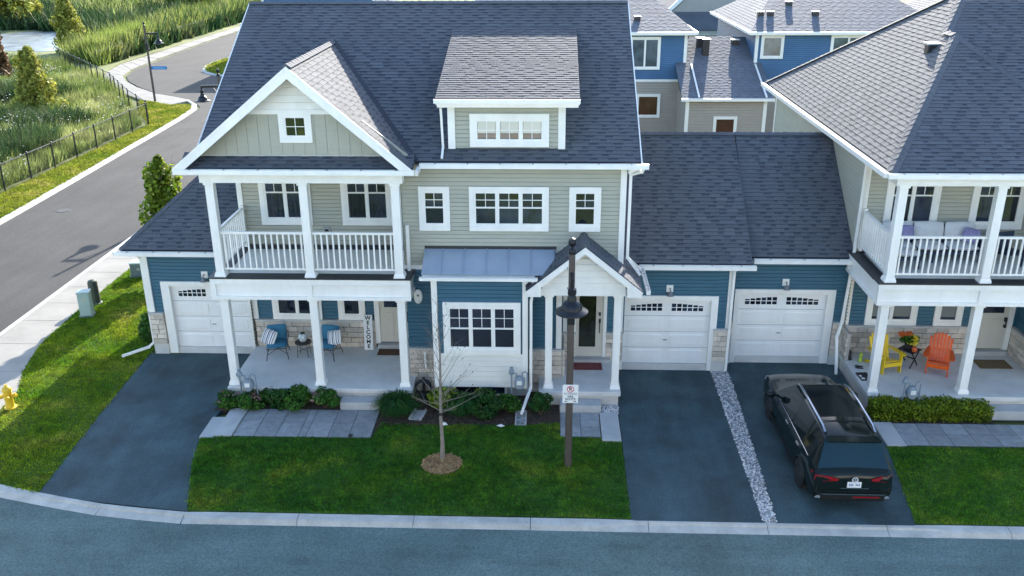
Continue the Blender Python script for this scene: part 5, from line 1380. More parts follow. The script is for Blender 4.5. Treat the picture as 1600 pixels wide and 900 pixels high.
# ================================================================== utility boxes, hydrant, manhole, meters
pale_green = mat('cabinet_green', (.34, .44, .40), .5, var=.06, scale=3); dark_green = mat('pedestal_olive', (.055, .065, .045), .6, var=.2, scale=4); grey_box = mat('box_grey', (.13, .17, .16), .55, var=.1, scale=3)
def cabinet(name, label, x, y, w, d, h, m, lid, rz):
    t = thing(name, label, 'utility box', (x, y, 0), rz, 'utility boxes by the sidewalk')
    mb = MB(); mb.box(-w/2, w/2, -d/2, d/2, .06, h-.05); mb.build('cabinet', m, t, local=True, bevel=.015)
    mb = MB(); mb.box(-w/2-.02, w/2+.02, -d/2-.02, d/2+.02, h-.05, h); mb.build('lid', lid, t, local=True, bevel=.015)
    mb = MB(); mb.box(-w/2-.04, w/2+.04, -d/2-.04, d/2+.04, -.08, .06); mb.build('plinth', grey_box, t, local=True)
    mb = MB(); mb.box(-w/2+.03, w/2-.03, -d/2-.008, -d/2, .12, h-.14); mb.build('door', m, t, local=True, bevel=.004)
    mb = MB(); mb.box(-.05, .05, -d/2-.013, -d/2-.008, h-.30, h-.22); mb.build('warning_label', mat('label_tan', (.45, .42, .32), .5), t, local=True)
    return t
cabinet('utility_box', 'tall pale green utility cabinet at the sidewalk edge', -16.20, 28.95, .40, .34, .95, pale_green, pale_green, rad(12))
t = thing('utility_pedestal', 'dark olive round topped utility pedestal behind the pale green cabinet', 'utility box', (-16.45, 30.1, 0), rad(12), 'utility boxes by the sidewalk')
mb = MB(); mb.lathe([(.19, .0), (.18, .05), (.17, .8), (.15, .88), (.08, .92), (.0, .93)], (0, 0, 0), 16); mb.build('cabinet', dark_green, t, local=True); mb = MB(); mb.lathe([(.23, -.05), (.23, .03), (.19, .05)], (0, 0, 0), 16); mb.build('plinth', grey_box, t, local=True); mb = MB(); mb.box(-.06, .06, -.19, -.165, .2, .7); mb.build('door', dark_green, t, local=True)
cabinet('utility_box', 'squat grey green transformer box near the garage wall', -16.0, 33.0, .62, .50, .60, grey_box, pale_green, rad(8))
yel = mat('hydrant_yellow', (.72, .47, .03), .45, var=.08, scale=5)
t = thing('fire_hydrant', 'yellow fire hydrant at the left edge by the sidewalk', 'hydrant', (-15.28, 22.35, 0), rad(20))
mb = MB(); mb.lathe([(.17, -.05), (.17, .03), (.115, .05), (.105, .45), (.12, .47), (.12, .52), (.10, .54)], (0, 0, 0), 18); mb.build('barrel', yel, t, local=True)
mb = MB(); mb.lathe([(.13, .54), (.135, .58), (.11, .64), (.06, .69), (.03, .70), (.03, .75), (.0, .75)], (0, 0, 0), 18); mb.build('bonnet', yel, t, local=True)
for ax, sg in (('x', 1), ('x', -1), ('y', -1)):
    mb = MB(); mb.lathe([(.055, sg*.08), (.055, sg*.17), (.07, sg*.175), (.07, sg*.205), (.025, sg*.21), (.025, sg*.235)], (0, 0, .38), 12, ax); mb.build('nozzle_cap', yel, t, local=True)
t = tag(MB().lathe([(.0, 0), (.30, 0), (.33, .0), (.34, -.02)], (0, 0, 0), 24).build('manhole_cover', mat('cast_iron', (.05, .048, .045), .7, var=.3, scale=12)), 'round iron manhole cover in the side road', 'manhole cover'); t.location = (-23.7, 42.0, -.088)
mgrey = mat('meter_grey', (.22, .27, .31), .45, var=.08, scale=6)
def gas_meter(label, x, y, z0=0):
    t = thing('gas_meter', label, 'gas meter', (x, y, z0), 0, 'gas meters by the porches')
    mb = MB(); mb.lathe([(.0, -.10), (.13, -.10), (.155, -.07), (.155, .07), (.13, .10), (.0, .10)], (0, 0, 0), 18, 'y')
    mb.v = [(a*1.0, b, .72+c*1.25) for a, b, c in mb.v]; mb.build('meter_body', mgrey, t, local=True)
    mb = MB(); mb.box(-.07, .07, -.125, -.095, .70, .82); mb.build('dial', mat('dial_white', (.75, .75, .72), .3), t, local=True)
    mb = MB(); mb.tube([(-.22, 0, -.05), (-.22, 0, .98), (-.18, 0, 1.03), (-.08, 0, 1.0), (-.07, 0, .88)], .022, 8); mb.tube([(.07, 0, .88), (.08, 0, 1.02), (.16, 0, 1.06), (.22, 0, 1.02), (.24, .05, .2), (.24, .3, .15)], .022, 8); mb.build('pipe', mgrey, t, local=True)
    mb = MB(); mb.lathe([(.03, -.05), (.085, -.03), (.085, .03), (.03, .05)], (-.22, -.02, 1.06), 14, 'y'); mb.lathe([(.03, 0), (.03, .12), (.05, .12), (.05, .16), (.02, .17)], (-.22, 0, 1.03), 10); mb.build('regulator', mgrey, t, local=True)
    return t
gas_meter('grey gas meter at the left end of the left porch', -8.42, 22.66, -.05)
gas_meter('grey gas meter against the white panel of the bay window', -.72, 22.72, .1)
gas_meter('grey gas meter rising from the yellow-green hedge', 10.15, 22.72, -.05)
t = tag(MB().build('placeholder', conc) if False else thing('splash_block', 'grey concrete splash block at the end of the bay downspout', 'splash block', (-.66, 22.12, 0)))
mb = MB(); mb.box(-.16, .16, -.38, .34, .0, .035); mb.build('base', conc_d, t, local=True)
mb = MB(); mb.box(-.16, -.12, -.38, .34, .035, .09); mb.box(.12, .16, -.38, .34, .035, .09); mb.box(-.12, .12, .28, .34, .035, .09); mb.build('rim', conc_d, t, local=True, bevel=.008)
t = thing('splash_block', 'grey concrete splash block left of the yellow-green shrub', 'splash block', (-3.55, 22.2, 0), rad(-10)); mb = MB(); mb.box(-.18, .18, -.28, .28, 0, .04); mb.build('base', conc_d, t, local=True); mb = MB(); mb.box(-.18, -.13, -.28, .28, .04, .09); mb.box(.13, .18, -.28, .28, .04, .09); mb.build('rim', conc_d, t, local=True)
t = thing('garden_hose', 'coiled dark garden hose at the stone wall between porch and bay', 'hose', (-3.52, 23.25, 0))
mb = MB(); R_ = .24
for k in range(4): mb.tube([((R_-.01*k)*math.cos(a*.3), .10-.045*k, .32+(R_-.01*k)*math.sin(a*.3)) for a in range(22)], .017, 6)
mb.build('coil', mat('hose_dark', (.02, .025, .03), .5), t, local=True); mb = MB(); mb.box(-.04, .04, .1, .16, -.02, .6); mb.box(-.16, .16, -.16, .16, -.02, .03); mb.build('reel_stand', blackm, t, local=True)

# ================================================================== left porch furniture
PZ0 = .475
teal = mat('teal_cushion', (.035, .17, .27), .8, var=.08, scale=6, bump=.2, bscale=80)
wire = mat('chair_steel', (.03, .03, .035), .45); wicker = mat('wicker', (.14, .11, .09), .8, var=.3, scale=30)
def cushion(mb, c, sx, sy, sz, n=8, rx=0, ry=0, rz=0, mi=0):
    M = Matrix.Rotation(rz, 3, 'Z') @ Matrix.Rotation(ry, 3, 'Y') @ Matrix.Rotation(rx, 3, 'X'); b = len(mb.v)
    for side in (1, -1):
        for i in range(n+1):
            for j in range(n+1):
                u, v = i/n*2-1, j/n*2-1
                k = max(0, (1-u**4)*(1-v**4))**.45; cr = 1-.07*(u*u*v*v)
                mb.v.append(tuple(M @ Vector((u*sx/2*cr, v*sy/2*cr, side*sz/2*k)) + Vector(c)))
    for s in range(2):
        o = b+s*(n+1)**2
        for i in range(n):
            for j in range(n):
                q = (o+i*(n+1)+j, o+(i+1)*(n+1)+j, o+(i+1)*(n+1)+j+1, o+i*(n+1)+j+1)
                mb.f.append(q if s == 0 else q[::-1]); mb.mi.append(mi); mb.sm.append(True)
def lounge_chair(label, x, y, rz):
    t = thing('lounge_chair', label, 'chair', (x, y, PZ0), rz, 'cushioned lounge chairs on the left porch')
    mb = MB(); cushion(mb, (0, -.02, .42), .62, .62, .14); mb.build('seat', teal, t, local=True)
    mb = MB(); cushion(mb, (0, .26, .68), .60, .48, .15, rx=rad(76)); mb.build('backrest', teal, t, local=True)
    for sx in (1, -1):
        for (yy, yb) in ((-.24, -.36), (.24, .34)):
            mb = MB(); mb.tube([(sx*.26, yy, .36), (sx*.33, yb, 0)], .014, 6); mb.build('leg', wire, t, local=True)
    mb = MB(); mb.tube([(-.31, -.28, .15), (0, 0, .24), (.31, -.28, .15)], .010, 6); mb.tube([(-.31, .28, .15), (0, 0, .24), (.31, .28, .15)], .010, 6); mb.tube([(-.3, -.3, .35), (.3, -.3, .35), (.3, .28, .35), (-.3, .28, .35), (-.3, -.3, .35)], .013, 6); mb.build('seat_frame', wire, t, local=True)
    mb = MB(); top = []
    for i in range(17):
        a = rad(-15+210*i/16); p = Vector((.36*math.cos(a), .02+.36*math.sin(a), .62+.24*max(0, math.sin(a)))); top.append(p)
        mb.tube([p, (p.x*.82, p.y*.85, .37)], .006, 4)
    mb.tube(top, .016, 6)
    for f in (.3, .6): mb.tube([p.lerp(Vector((p.x*.82, p.y*.85, .37)), f) for p in top], .006, 4)
    mb.build('wicker_shell', wicker, t, local=True)
    return t
lounge_chair('blue cushioned lounge chair at the left end of the porch', -8.22, 24.98, rad(12))
lounge_chair('blue cushioned lounge chair half hidden by the middle porch column', -6.66, 24.98, rad(-10))
def stripe_mat():
    M = bpy.data.materials.new('striped_fabric'); M.use_nodes = True; n = M.node_tree.nodes; l = M.node_tree.links; b = n['Principled BSDF']; b.inputs['Roughness'].default_value = .85
    tc = n.new('ShaderNodeTexCoord'); sp = n.new('ShaderNodeSeparateXYZ'); l.new(tc.outputs['Object'], sp.inputs[0])
    mm = n.new('ShaderNodeMath'); mm.operation = 'MULTIPLY_ADD'; mm.inputs[1].default_value = 1/.44; mm.inputs[2].default_value = .5; l.new(sp.outputs['X'], mm.inputs[0])
    r = n.new('ShaderNodeValToRGB'); r.color_ramp.interpolation = 'CONSTANT'; e = r.color_ramp.elements; e[0].position = 0; e[0].color = (.75, .74, .72, 1); e[1].position = .14; e[1].color = (.03, .05, .13, 1)
    for p, c in ((.20, 0), (.27, 1), (.31, 0), (.42, 1), (.50, 0), (.56, 1), (.60, 0), (.72, 1), (.78, 0), (.88, 1), (.91, 0)):
        x = e.new(p); x.color = (.03, .05, .13, 1) if c else (.75, .74, .72, 1)
    l.new(mm.outputs[0], r.inputs[0]); l.new(r.outputs[0], b.inputs['Base Color']); return M
stripe = stripe_mat()
def pillow(label, x, y, z, rot):
    mb = MB(); cushion(mb, (0, 0, 0), .46, .46, .17, 8); o = mb.build('striped_pillow', stripe, None); o.location = (x, y, z); o.rotation_euler = rot
    return tag(o, label, 'pillow', 'striped pillows on the lounge chairs')
pillow('navy striped pillow leaning in the left lounge chair', -8.42, 24.90, PZ0+.66, (rad(62), rad(12), rad(-18)))
pillow('navy striped pillow in the lounge chair behind the column', -6.42, 24.90, PZ0+.66, (rad(62), rad(-14), rad(-14)))
t = thing('side_table', 'round black side table between the blue lounge chairs', 'table', (-7.42, 25.0, PZ0))
mb = MB(); mb.lathe([(.0, .44), (.25, .44), (.255, .455), (.25, .47), (.0, .47)], (0, 0, 0), 24); mb.build('tabletop', blackm, t, local=True)
for i in range(4):
    a = rad(45+90*i); mb = MB(); mb.tube([(.20*math.cos(a), .20*math.sin(a), .45), (.23*math.cos(a), .23*math.sin(a), 0)], .011, 6); mb.build('leg', wire, t, local=True)
mb = MB(); mb.tube([(.21*math.cos(.785), .21*math.sin(.785), .2), (-.21*math.cos(.785), -.21*math.sin(.785), .2)], .008, 6); mb.tube([(-.15, .15, .2), (.15, -.15, .2)], .008, 6); mb.build('stretcher', wire, t, local=True)
t = thing('globe_lantern', 'pale glass globe lantern on the round black table', 'lantern', (-7.42, 25.02, PZ0+.47))
mb = MB(); mb.lathe([(.07*0, 0), (.07, .0), (.12, .05), (.15, .14), (.12, .23), (.07, .27)], (0, 0, 0), 20); mb.build('globe', mat('frosted_globe', (.52, .55, .56), .15, var=.5, scale=14, spec=.8), t, local=True)
mb = MB(); mb.lathe([(.075, .26), (.075, .285), (.05, .29)], (0, 0, 0), 16); mb.build('rim', blackm, t, local=True)
t = thing('welcome_sign', 'tall white WELCOME board leaning by the left front door', 'sign', (-5.50, 25.47, PZ0)); t.rotation_euler = (rad(-8), 0, rad(2))
mb = MB(); mb.box(-.14, .14, -.015, .015, 0, 1.12); mb.build('board', mat('board_white', (.74, .74, .72), .6, var=.06, scale=5), t, local=True, bevel=.004)
for i, ch in enumerate('WELCOME'): text(t, ch, (0, -.0165, 1.02-i*.152), .17, ink, name='letter', bold=.006)
def doormat(label, x, y, w, d, m, m2, z=PZ0, bars=0):
    t = thing('doormat', label, 'doormat', (x, y, z)); mb = MB(); mb.box(-w/2, w/2, -d/2, d/2, 0, .018); mb.build('mat_base', m, t, local=True)
    mb = MB()
    if bars:
        for i in range(bars): yy = -d/2+.07+(d-.14)*i/(bars-1); mb.box(-w/2+.08, w/2-.08, yy-.012, yy+.012, .018, .022)
    else:
        for a, b, c, e in ((-w/2+.05, w/2-.05, -d/2+.05, -d/2+.08), (-w/2+.05, w/2-.05, d/2-.08, d/2-.05), (-w/2+.05, -w/2+.08, -d/2+.08, d/2-.08), (w/2-.08, w/2-.05, -d/2+.08, d/2-.08)): mb.box(a, b, c, e, .018, .022)
    mb.build('pattern', m2, t, local=True)
coir = mat('coir', (.16, .085, .035), .95, var=.3, scale=20, fine=.3, fscale=90); coir2 = mat('coir_dark', (.07, .035, .018), .95)
doormat('brown coir doormat at the left front door', -4.78, 25.28, .80, .42, coir2, coir, bars=4)
doormat('dull red doormat on the entrance porch', 1.27, 24.47, .85, .50, mat('red_mat', (.20, .05, .045), .95, var=.2, scale=15), mat('red_mat_dark', (.12, .03, .03), .95), z=.48)
doormat('tan coir doormat at the right-hand front door', 13.36, 24.92, .95, .58, mat('coir_tan', (.17, .12, .055), .95, var=.2, scale=20, fine=.3, fscale=90), coir)

# ================================================================== right porch: adirondack chairs, table, flowers
ychair = mat('yellow_paint', (.80, .52, .015), .45, var=.06, scale=4); ochair = mat('orange_paint', (.80, .105, .004), .45, var=.06, scale=4)
def adirondack(label, x, y, rz, m):
    t = thing('adirondack_chair', label, 'chair', (x, y, PZ0), rz, 'adirondack chairs on the right-hand porch')
    # seat slats sloping back
    for i in range(5):
        f = i/4; mb = MB(); c = Vector((0, -.30+.42*f, .36-.14*f)); mb.bar(c+Vector((-.26, 0, 0)), c+Vector((.26, 0, 0)), .095, .02, up=(0, .3, 1)); mb.build('seat_slat', m, t, local=True)
    tl = [.80, .88, .93, .95, .93, .88, .80]
    for i in range(7):
        xx = -.234+i*.078; mb = MB(); L = tl[i]; xt = xx*1.18
        mb.prism([(xx-.036, .14, .16), (xx+.036, .14, .16), (xt+.040, .14+.34*L, .16+.88*L), (xt-.040, .14+.34*L, .16+.88*L)], (0, .018, -.006)); mb.lathe([(0.0, 0), (.04, 0), (.04, .018), (0.0, .018)], (xt, .14+.34*L, .155+.88*L), 10, 'y'); mb.build('back_slat', m, t, local=True)
    for sx in (1, -1):
        mb = MB(); P = [(sx*.27, -.42), (sx*.41, -.42), (sx*.43, -.25), (sx*.38, .15), (sx*.33, .38), (sx*.28, .38), (sx*.27, .0)]
        mb.poly(P, .55, .572); mb.build('armrest', m, t, local=True)
        mb = MB(); mb.box(min(sx*.27, sx*.30), max(sx*.27, sx*.30), -.40, -.28, 0, .55); mb.build('leg', m, t, local=True)
        mb = MB(); mb.prism([(sx*.25, -.38, .36), (sx*.25, -.38, .26), (sx*.25, .52, .0), (sx*.25, .60, .0), (sx*.25, .50, .09)], (sx*.022, 0, 0)); mb.build('leg', m, t, local=True)
        mb = MB(); mb.bar((sx*.26, .36, .54), (sx*.22, .30, .30), .03, .05); mb.build('arm_support', m, t, local=True)
    mb = MB(); mb.box(-.28, .28, -.415, -.395, .24, .36); mb.build('front_rail', m, t, local=True)
    mb = MB(); mb.bar((-.34, .36, .53), (.34, .36, .53), .03, .06); mb.bar((-.27, .22, .30), (.27, .22, .30), .03, .06); mb.build('back_rail', m, t, local=True)
    return t
adirondack('yellow adirondack chair behind the right-hand porch column', 10.03, 24.60, rad(16), ychair)
adirondack('orange adirondack chair on the right-hand porch', 11.55, 24.50, rad(-24), ochair)
t = thing('folding_table', 'small black folding table between the adirondack chairs', 'table', (10.82, 24.85, PZ0), rad(38))
mb = MB()
for i in range(5): q = MB(); q.box(-.25+i*.102, -.25+i*.102+.092, -.25, .25, .50, .52); q.build('top_slat', blackm, t, local=True)
for sy in (1, -1):
    for s in (1, -1): mb = MB(); mb.bar((s*.2, sy*.2, 0), (-s*.2, sy*.2, .5), .025, .03); mb.build('leg', blackm, t, local=True)
mb = MB(); mb.box(-.02, .02, -.2, .2, .24, .27); mb.build('stretcher', blackm, t, local=True)
t = thing('flower_pot', 'orange and yellow mums in a pot on the black folding table', 'potted flowers', (10.80, 24.92, PZ0+.52))
mb = MB(); mb.lathe([(.09, 0), (.13, .16), (.14, .17), (.12, .17)], (0, 0, 0), 16); mb.build('pot', mat('pot_dark', (.05, .04, .04), .6), t, local=True)
V = leaf_cloud(420, (0, 0, .30), (.30, .28, .22), .07, seed=3, up=.5); mesh_np('foliage', V, 4, leaf_g, None, t)
V = leaf_cloud(420, (-.10, .05, .38), (.26, .22, .17), .06, seed=4, up=.9); mesh_np('orange_blooms', V, 4, flower_o, None, t)
V = leaf_cloud(360, (.10, -.10, .30), (.24, .20, .16), .055, seed=5, up=.9); mesh_np('yellow_blooms', V, 4, flower_y, None, t)
t = thing('candle_jar', 'small orange jar at the front corner of the black folding table', 'jar', (10.88, 24.66, PZ0+.52)); mb = MB(); mb.lathe([(.06, 0), (.075, .03), (.075, .12), (.06, .14)], (0, 0, 0), 14); mb.build('jar', mat('jar_orange', (.60, .11, .03), .35), t, local=True); mb = MB(); mb.lathe([(.062, .14), (.062, .155), (.0, .156)], (0, 0, 0), 14); mb.build('lid', mat('jar_lid', (.45, .08, .03), .4), t, local=True)
# odds and ends on the left end of the right porch
t = thing('boot_tray', 'black boot tray with faint white print on the right-hand porch', 'tray', (9.28, 24.0, PZ0), rad(4)); mb = MB(); mb.box(-.16, .16, -.24, .24, 0, .012); mb.build('tray_base', ink, t, local=True); mb = MB(); mb.box(-.16, .16, -.24, -.225, .012, .03); mb.box(-.16, .16, .225, .24, .012, .03); mb.box(-.16, -.145, -.225, .225, .012, .03); mb.box(.145, .16, -.225, .225, .012, .03); mb.build('rim', blackm, t, local=True); mb = MB(); mb.box(-.12, -.02, -.16, -.06, .0121, .014); mb.box(-.12, -.05, .0, .10, .0121, .014); mb.build('print', sign_w, t, local=True)
t = thing('sandals', 'pair of black sandals lying on the right-hand porch', 'shoes', (9.33, 24.62, PZ0), rad(80))
for s in (1, -1): mb = MB(); P = [(s*.06+.035*math.cos(a*.5)*(1 if math.sin(a*.5) > 0 else .8), .12*math.sin(a*.5)) for a in range(13)]; mb.poly(P, 0, .025); mb.tube([(s*.06-.035, .03, .02), (s*.06, .05, .06), (s*.06+.035, .03, .02)], .010, 5); mb.build('sandal', blackm, t, local=True)
t = thing('speaker', 'small black cylinder standing by the stone wall of the right-hand porch', 'speaker', (9.20, 25.18, PZ0)); mb = MB(); mb.lathe([(.085, 0), (.09, .02), (.06, .05), (.055, .26), (.04, .28), (.0, .28)], (0, 0, 0), 14); mb.build('body', blackm, t, local=True); mb = MB(); mb.lathe([(.04, .28), (.03, .30), (.0, .30)], (0, 0, 0), 12); mb.build('cap', wire, t, local=True)
t = thing('toy_figure', 'lime green garden ornament on the right-hand porch', 'ornament', (9.48, 25.0, PZ0)); mb = MB(); mb.lathe([(.05, 0), (.06, .06), (.045, .14), (.03, .17)], (0, 0, 0), 12); mb.lathe([(.03, .17), (.06, .22), (.05, .28), (.0, .31)], (0, 0, 0), 12); mb.build('body', mat('lime_green', (.45, .60, .06), .5), t, local=True); mb = MB(); mb.lathe([(.0, .0), (.09, .0), (.09, .012), (.0, .012)], (0, 0, -.0), 12); mb.build('base', conc_d, t, local=True)
# sofa on the right balcony
BZ = 3.76
t = thing('outdoor_sofa', 'white cushioned outdoor sofa on the right-hand balcony', 'sofa', (10.95, 24.85, BZ))
navy = mat('sofa_frame', (.02, .035, .07), .6); offw = mat('sofa_cushion', (.62, .62, .62), .85, var=.05, scale=5)
mb = MB(); mb.box(-1.35, 1.35, -.2, .6, .28, .36); mb.box(-1.35, 1.35, .52, .60, .36, .92); mb.box(-1.35, -.55, -.75, -.2, .28, .36); mb.box(-1.42, -1.35, -.75, .6, .28, .62); mb.box(1.35, 1.42, -.2, .6, .28, .62); mb.build('frame', navy, t, local=True)
for (a, b) in ((-1.3, -.65), (1.3, .5), (-1.3, .5), (1.3, -.15), (0, -.15), (-.6, -.7)): mb = MB(); mb.box(a-.03, a+.03, b-.03, b+.03, -.02, .28); mb.build('leg', navy, t, local=True)
for i in range(3): mb = MB(); cushion(mb, (-.88+i*.88, .14, .44), .86, .68, .17); mb.build('seat_cushion', offw, t, local=True)
mb = MB(); cushion(mb, (-.93, -.45, .44), .78, .58, .17); mb.build('seat_cushion', offw, t, local=True)
for i in range(3): mb = MB(); cushion(mb, (-.88+i*.88, .40, .80), .86, .52, .18, rx=rad(78)); mb.build('back_cushion', offw, t, local=True)
lav = mat('lavender_fabric', (.26, .24, .42), .85, var=.25, scale=14)
mb = MB(); cushion(mb, (0, 0, 0), .46, .42, .15); o = mb.build('throw_pillow', lav); o.location = (10.25, 25.05, BZ+.80); o.rotation_euler = (rad(70), 0, rad(6)); tag(o, 'lavender throw pillow at the left of the balcony sofa', 'pillow', 'throw pillows on the balcony sofa')
o2 = o.copy(); COL.objects.link(o2); o2.location = (12.05, 24.98, BZ+.74); o2.rotation_euler = (rad(68), rad(10), rad(-14)); tag(o2, 'lavender throw pillow at the right of the balcony sofa, by the column', 'pillow', 'throw pillows on the balcony sofa')
t = thing('patio_chair', 'dark patio chair on the balcony, right of its second column', 'chair', (13.0, 24.6, BZ), rad(15)); mb = MB(); mb.box(-.28, .28, -.28, .28, .38, .42); mb.build('seat', navy, t, local=True); mb = MB(); mb.box(-.28, .28, .26, .30, .42, .9); mb.build('backrest', navy, t, local=True)
for a in (1, -1):
    for b in (1, -1): mb = MB(); mb.box(a*.25-.02, a*.25+.02, b*.25-.02, b*.25+.02, 0, .38); mb.build('leg', navy, t, local=True)

# ================================================================== the parked car
paint = mat('black_paint', (.006, .012, .011), .12, spec=.24, coat=.1); cglass = mat('car_glass', (.008, .013, .013), .05, spec=.35); cglass2 = mat('car_rear_glass', (.004, .028, .042), .06, spec=.3)
trimm = mat('black_plastic', (.009, .011, .011), .5, spec=.3); chrome = mat('chrome', (.62, .63, .62), .15, metal=1.0); silver = mat('rail_silver', (.34, .38, .44), .25, metal=.9); tyre_m = mat('tyre', (.015, .015, .016), .8); redl = mat('tail_red', (.30, .008, .014), .2, spec=.5)
car = thing('parked_car', 'black suv parked on the right driveway, facing the garage', 'car', (7.10, 17.98, -.004))
ST = [ # y, half width, z bottom, belt z, belt half width, roof z, roof half width
 (0.00, .80, .42, .86, .79, .92, .72), (.05, .88, .36, .97, .86, 1.04, .80), (.16, .915, .30, 1.06, .885, 1.12, .80), (.50, .925, .28, 1.10, .885, 1.70, .60), (.62, .925, .28, 1.10, .885, 1.74, .605), (1.22, .925, .27, 1.09, .885, 1.775, .61),
 (1.34, .925, .27, 1.09, .885, 1.78, .615), (2.22, .925, .27, 1.075, .885, 1.785, .62), (2.34, .925, .27, 1.075, .885, 1.785, .62), (3.05, .925, .27, 1.06, .885, 1.74, .61), (3.22, .925, .27, 1.055, .885, 1.70, .605), (3.98, .925, .28, 1.04, .885, 1.13, .79), (4.12, .925, .28, 1.03, .88, 1.07, .78),
 (4.7, .92, .28, 1.0, .865, 1.04, .74), (5.15, .90, .28, .93, .83, .98, .68), (5.38, .84, .30, .80, .76, .86, .60), (5.50, .70, .36, .62, .64, .68, .5)]
def sect(s):
    y, w, zb, zt, wb, rz, rw = s
    return [(0, y, zb), (w-.10, y, zb), (w, y, zb+.16), (w+.005, y, .70 if zt > .75 else zt-.08), (wb, y, zt), (rw+.02, y, rz-.05 if rz-zt > .12 else zt+.6*(rz-zt)), (rw-.08, y, rz), (0, y, rz+.025)]
G = {k: MB() for k in ('body', 'windscreen', 'rear_window', 'sunroof')}
secs = [sect(s) for s in ST]
DOORS = {}
for i in range(len(ST)-1):
    y0, y1 = ST[i][0], ST[i+1][0]
    for j in range(7):
        for sx in (1, -1):
            q = [secs[i][j], secs[i+1][j], secs[i+1][j+1], secs[i][j+1]]
            q = [(sx*a, b, c) for a, b, c in q]
            if sx < 0: q.reverse()
            key = 'body'
            if j == 4 and (.62-.01 <= y0 and y1 <= 3.22+.01) and not (abs(y0-1.22) < .01 or abs(y0-2.22) < .01 or abs(y0-3.05) < .01): key = ('side_window', sx, 0 if y0 < 1.2 else 1 if y0 < 2.2 else 2)
            elif j == 4 and abs(y0-3.22) < .01: key = 'side_window' if False else 'body'
            elif j in (5, 6) and abs(y0-.16) < .01: key = 'rear_window'
            elif j in (5, 6) and abs(y0-3.22) < .01: key = 'windscreen'
            elif j == 6 and 1.3 < y0 < 3.0: key = 'sunroof'
            if j in (2, 3) and 1.2 < y0 < 3.9:
                d = ('rear' if y0 < 2.3 else 'front', sx)
                DOORS.setdefault(d, MB()).face(q, 0, True); continue
            G.setdefault(key, MB()).face(q, 0, True)
for s in (secs[0], secs[-1]):
    lo = [(a, b, c) for a, b, c in s]; P = lo + [(-a, b, c) for a, b, c in reversed(lo[1:-1])]
    G['body'].face(P, 0)
def cbuild(mb, name, m, parent=car, sm=True):
    o = mb.build(name, m, parent, local=True)
    bm = bmesh.new(); bm.from_mesh(o.data); bmesh.ops.remove_doubles(bm, verts=bm.verts, dist=.0008); bmesh.ops.recalc_face_normals(bm, faces=bm.faces)
    bm.to_mesh(o.data); bm.free(); o.data.set_sharp_from_angle(angle=rad(32)); return o
cbuild(G['body'], 'body', paint); cbuild(G['windscreen'], 'windscreen', cglass); cbuild(G['rear_window'], 'rear_window', cglass2); [cbuild(b_, 'side_window', cglass) for k_, b_ in G.items() if isinstance(k_, tuple)]; cbuild(G['sunroof'], 'sunroof', mat('sunroof_glass', (.008, .012, .012), .12, spec=.10))
for (nm, sx), mb in DOORS.items():
    d = cbuild(mb, 'door', paint)
    yh = 1.42 if nm == 'rear' else 2.45
    h = MB(); h.bar((sx*.925, yh, .94), (sx*.925, yh+.20, .94), .03, .035); h.build('handle', chrome if False else MATS['steel'], d, local=True)
mb = MB()
for sx in (1, -1):
    for yy in (1.28, 2.28, 3.6): mb.bar((sx*.932, yy, .40), (sx*.905, yy, 1.02), .004, .012, up=(0, 1, 0))
    mb.bar((sx*.933, .75, .33), (sx*.933, 4.2, .33), .02, .10)
mb.bar((-.72, .04, .99), (.72, .04, .99), .012, .012); mb.bar((-.80, -.008, .60), (.80, -.008, .60), .014, .012)
for sx in (1, -1): mb.bar((sx*.83, -.004, .60), (sx*.84, .05, .82), .012, .012)
mb.bar((-.52, 1.15, 1.80), (.52, 1.15, 1.80), .02, .012); mb.build('body_seam', trimm, car, local=True)
mb = MB()
for sx in (1, -1): mb.bar((sx*.897, .70, 1.105), (sx*.897, 3.5, 1.075), .012, .022)
mb.build('window_trim', silver, car, local=True)
for sx in (1, -1):
    mb = MB(); pts = [(sx*.575, .68, 1.755), (sx*.58, .9, 1.82), (sx*.595, 2.0, 1.85), (sx*.59, 2.85, 1.815), (sx*.58, 3.1, 1.74)]
    mb.tube(pts, [.03, .032, .03, .03, .02], 8); mb.build('roof_rail', silver, car, local=True)
    mb = MB(); mb.v = []; mb.lathe([(.0, -.10), (.06, -.09), (.09, -.02), (.09, .05), (.05, .10), (.0, .11)], (0, 0, 0), 12, 'x'); mb.v = [(sx*(1.08+a*1.1), 3.72+b*1.1, 1.12+c*1.0) for a, b, c in mb.v]; mb.bar((sx*.86, 3.72, 1.06), (sx*1.0, 3.72, 1.09), .06, .04); mb.build('mirror', paint, car, local=True)
    mb = MB(); mb.prism([(sx*.86, .06, 1.0), (sx*.50, -.005, .975), (sx*.36, -.01, .93), (sx*.40, -.01, .88), (sx*.70, .0, .855), (sx*.885, .10, .84), (sx*.91, .34, .98)], (0, -.022, .012)); mb.build('tail_light', redl, car, local=True)
    mb = MB(); mb.prism([(sx*.84, 5.24, .86), (sx*.50, 5.44, .80), (sx*.52, 5.46, .70), (sx*.86, 5.26, .74)], (0, .03, .01)); mb.build('headlight', mat('headlight_glass', (.45, .47, .5), .1), car, local=True)
    mb = MB(); mb.prism([(sx*.86, .02, .42), (sx*.55, -.01, .38), (sx*.55, -.01, .42), (sx*.80, .01, .50)], (0, -.02, 0)); mb.build('reflector', chrome, car, local=True)
mb = MB(); mb.bar((-.60, .42, 1.725), (.60, .42, 1.725), .22, .03, up=(0, -.1, 1)); mb.build('spoiler', paint, car, local=True)
mb = MB(); mb.prism([(-.90, .30, .36), (-.86, .06, .36), (-.70, -.035, .36), (.70, -.035, .36), (.86, .06, .36), (.90, .30, .36)], (0, 0, .19)); mb.build('rear_bumper', trimm, car, local=True, bevel=.02)
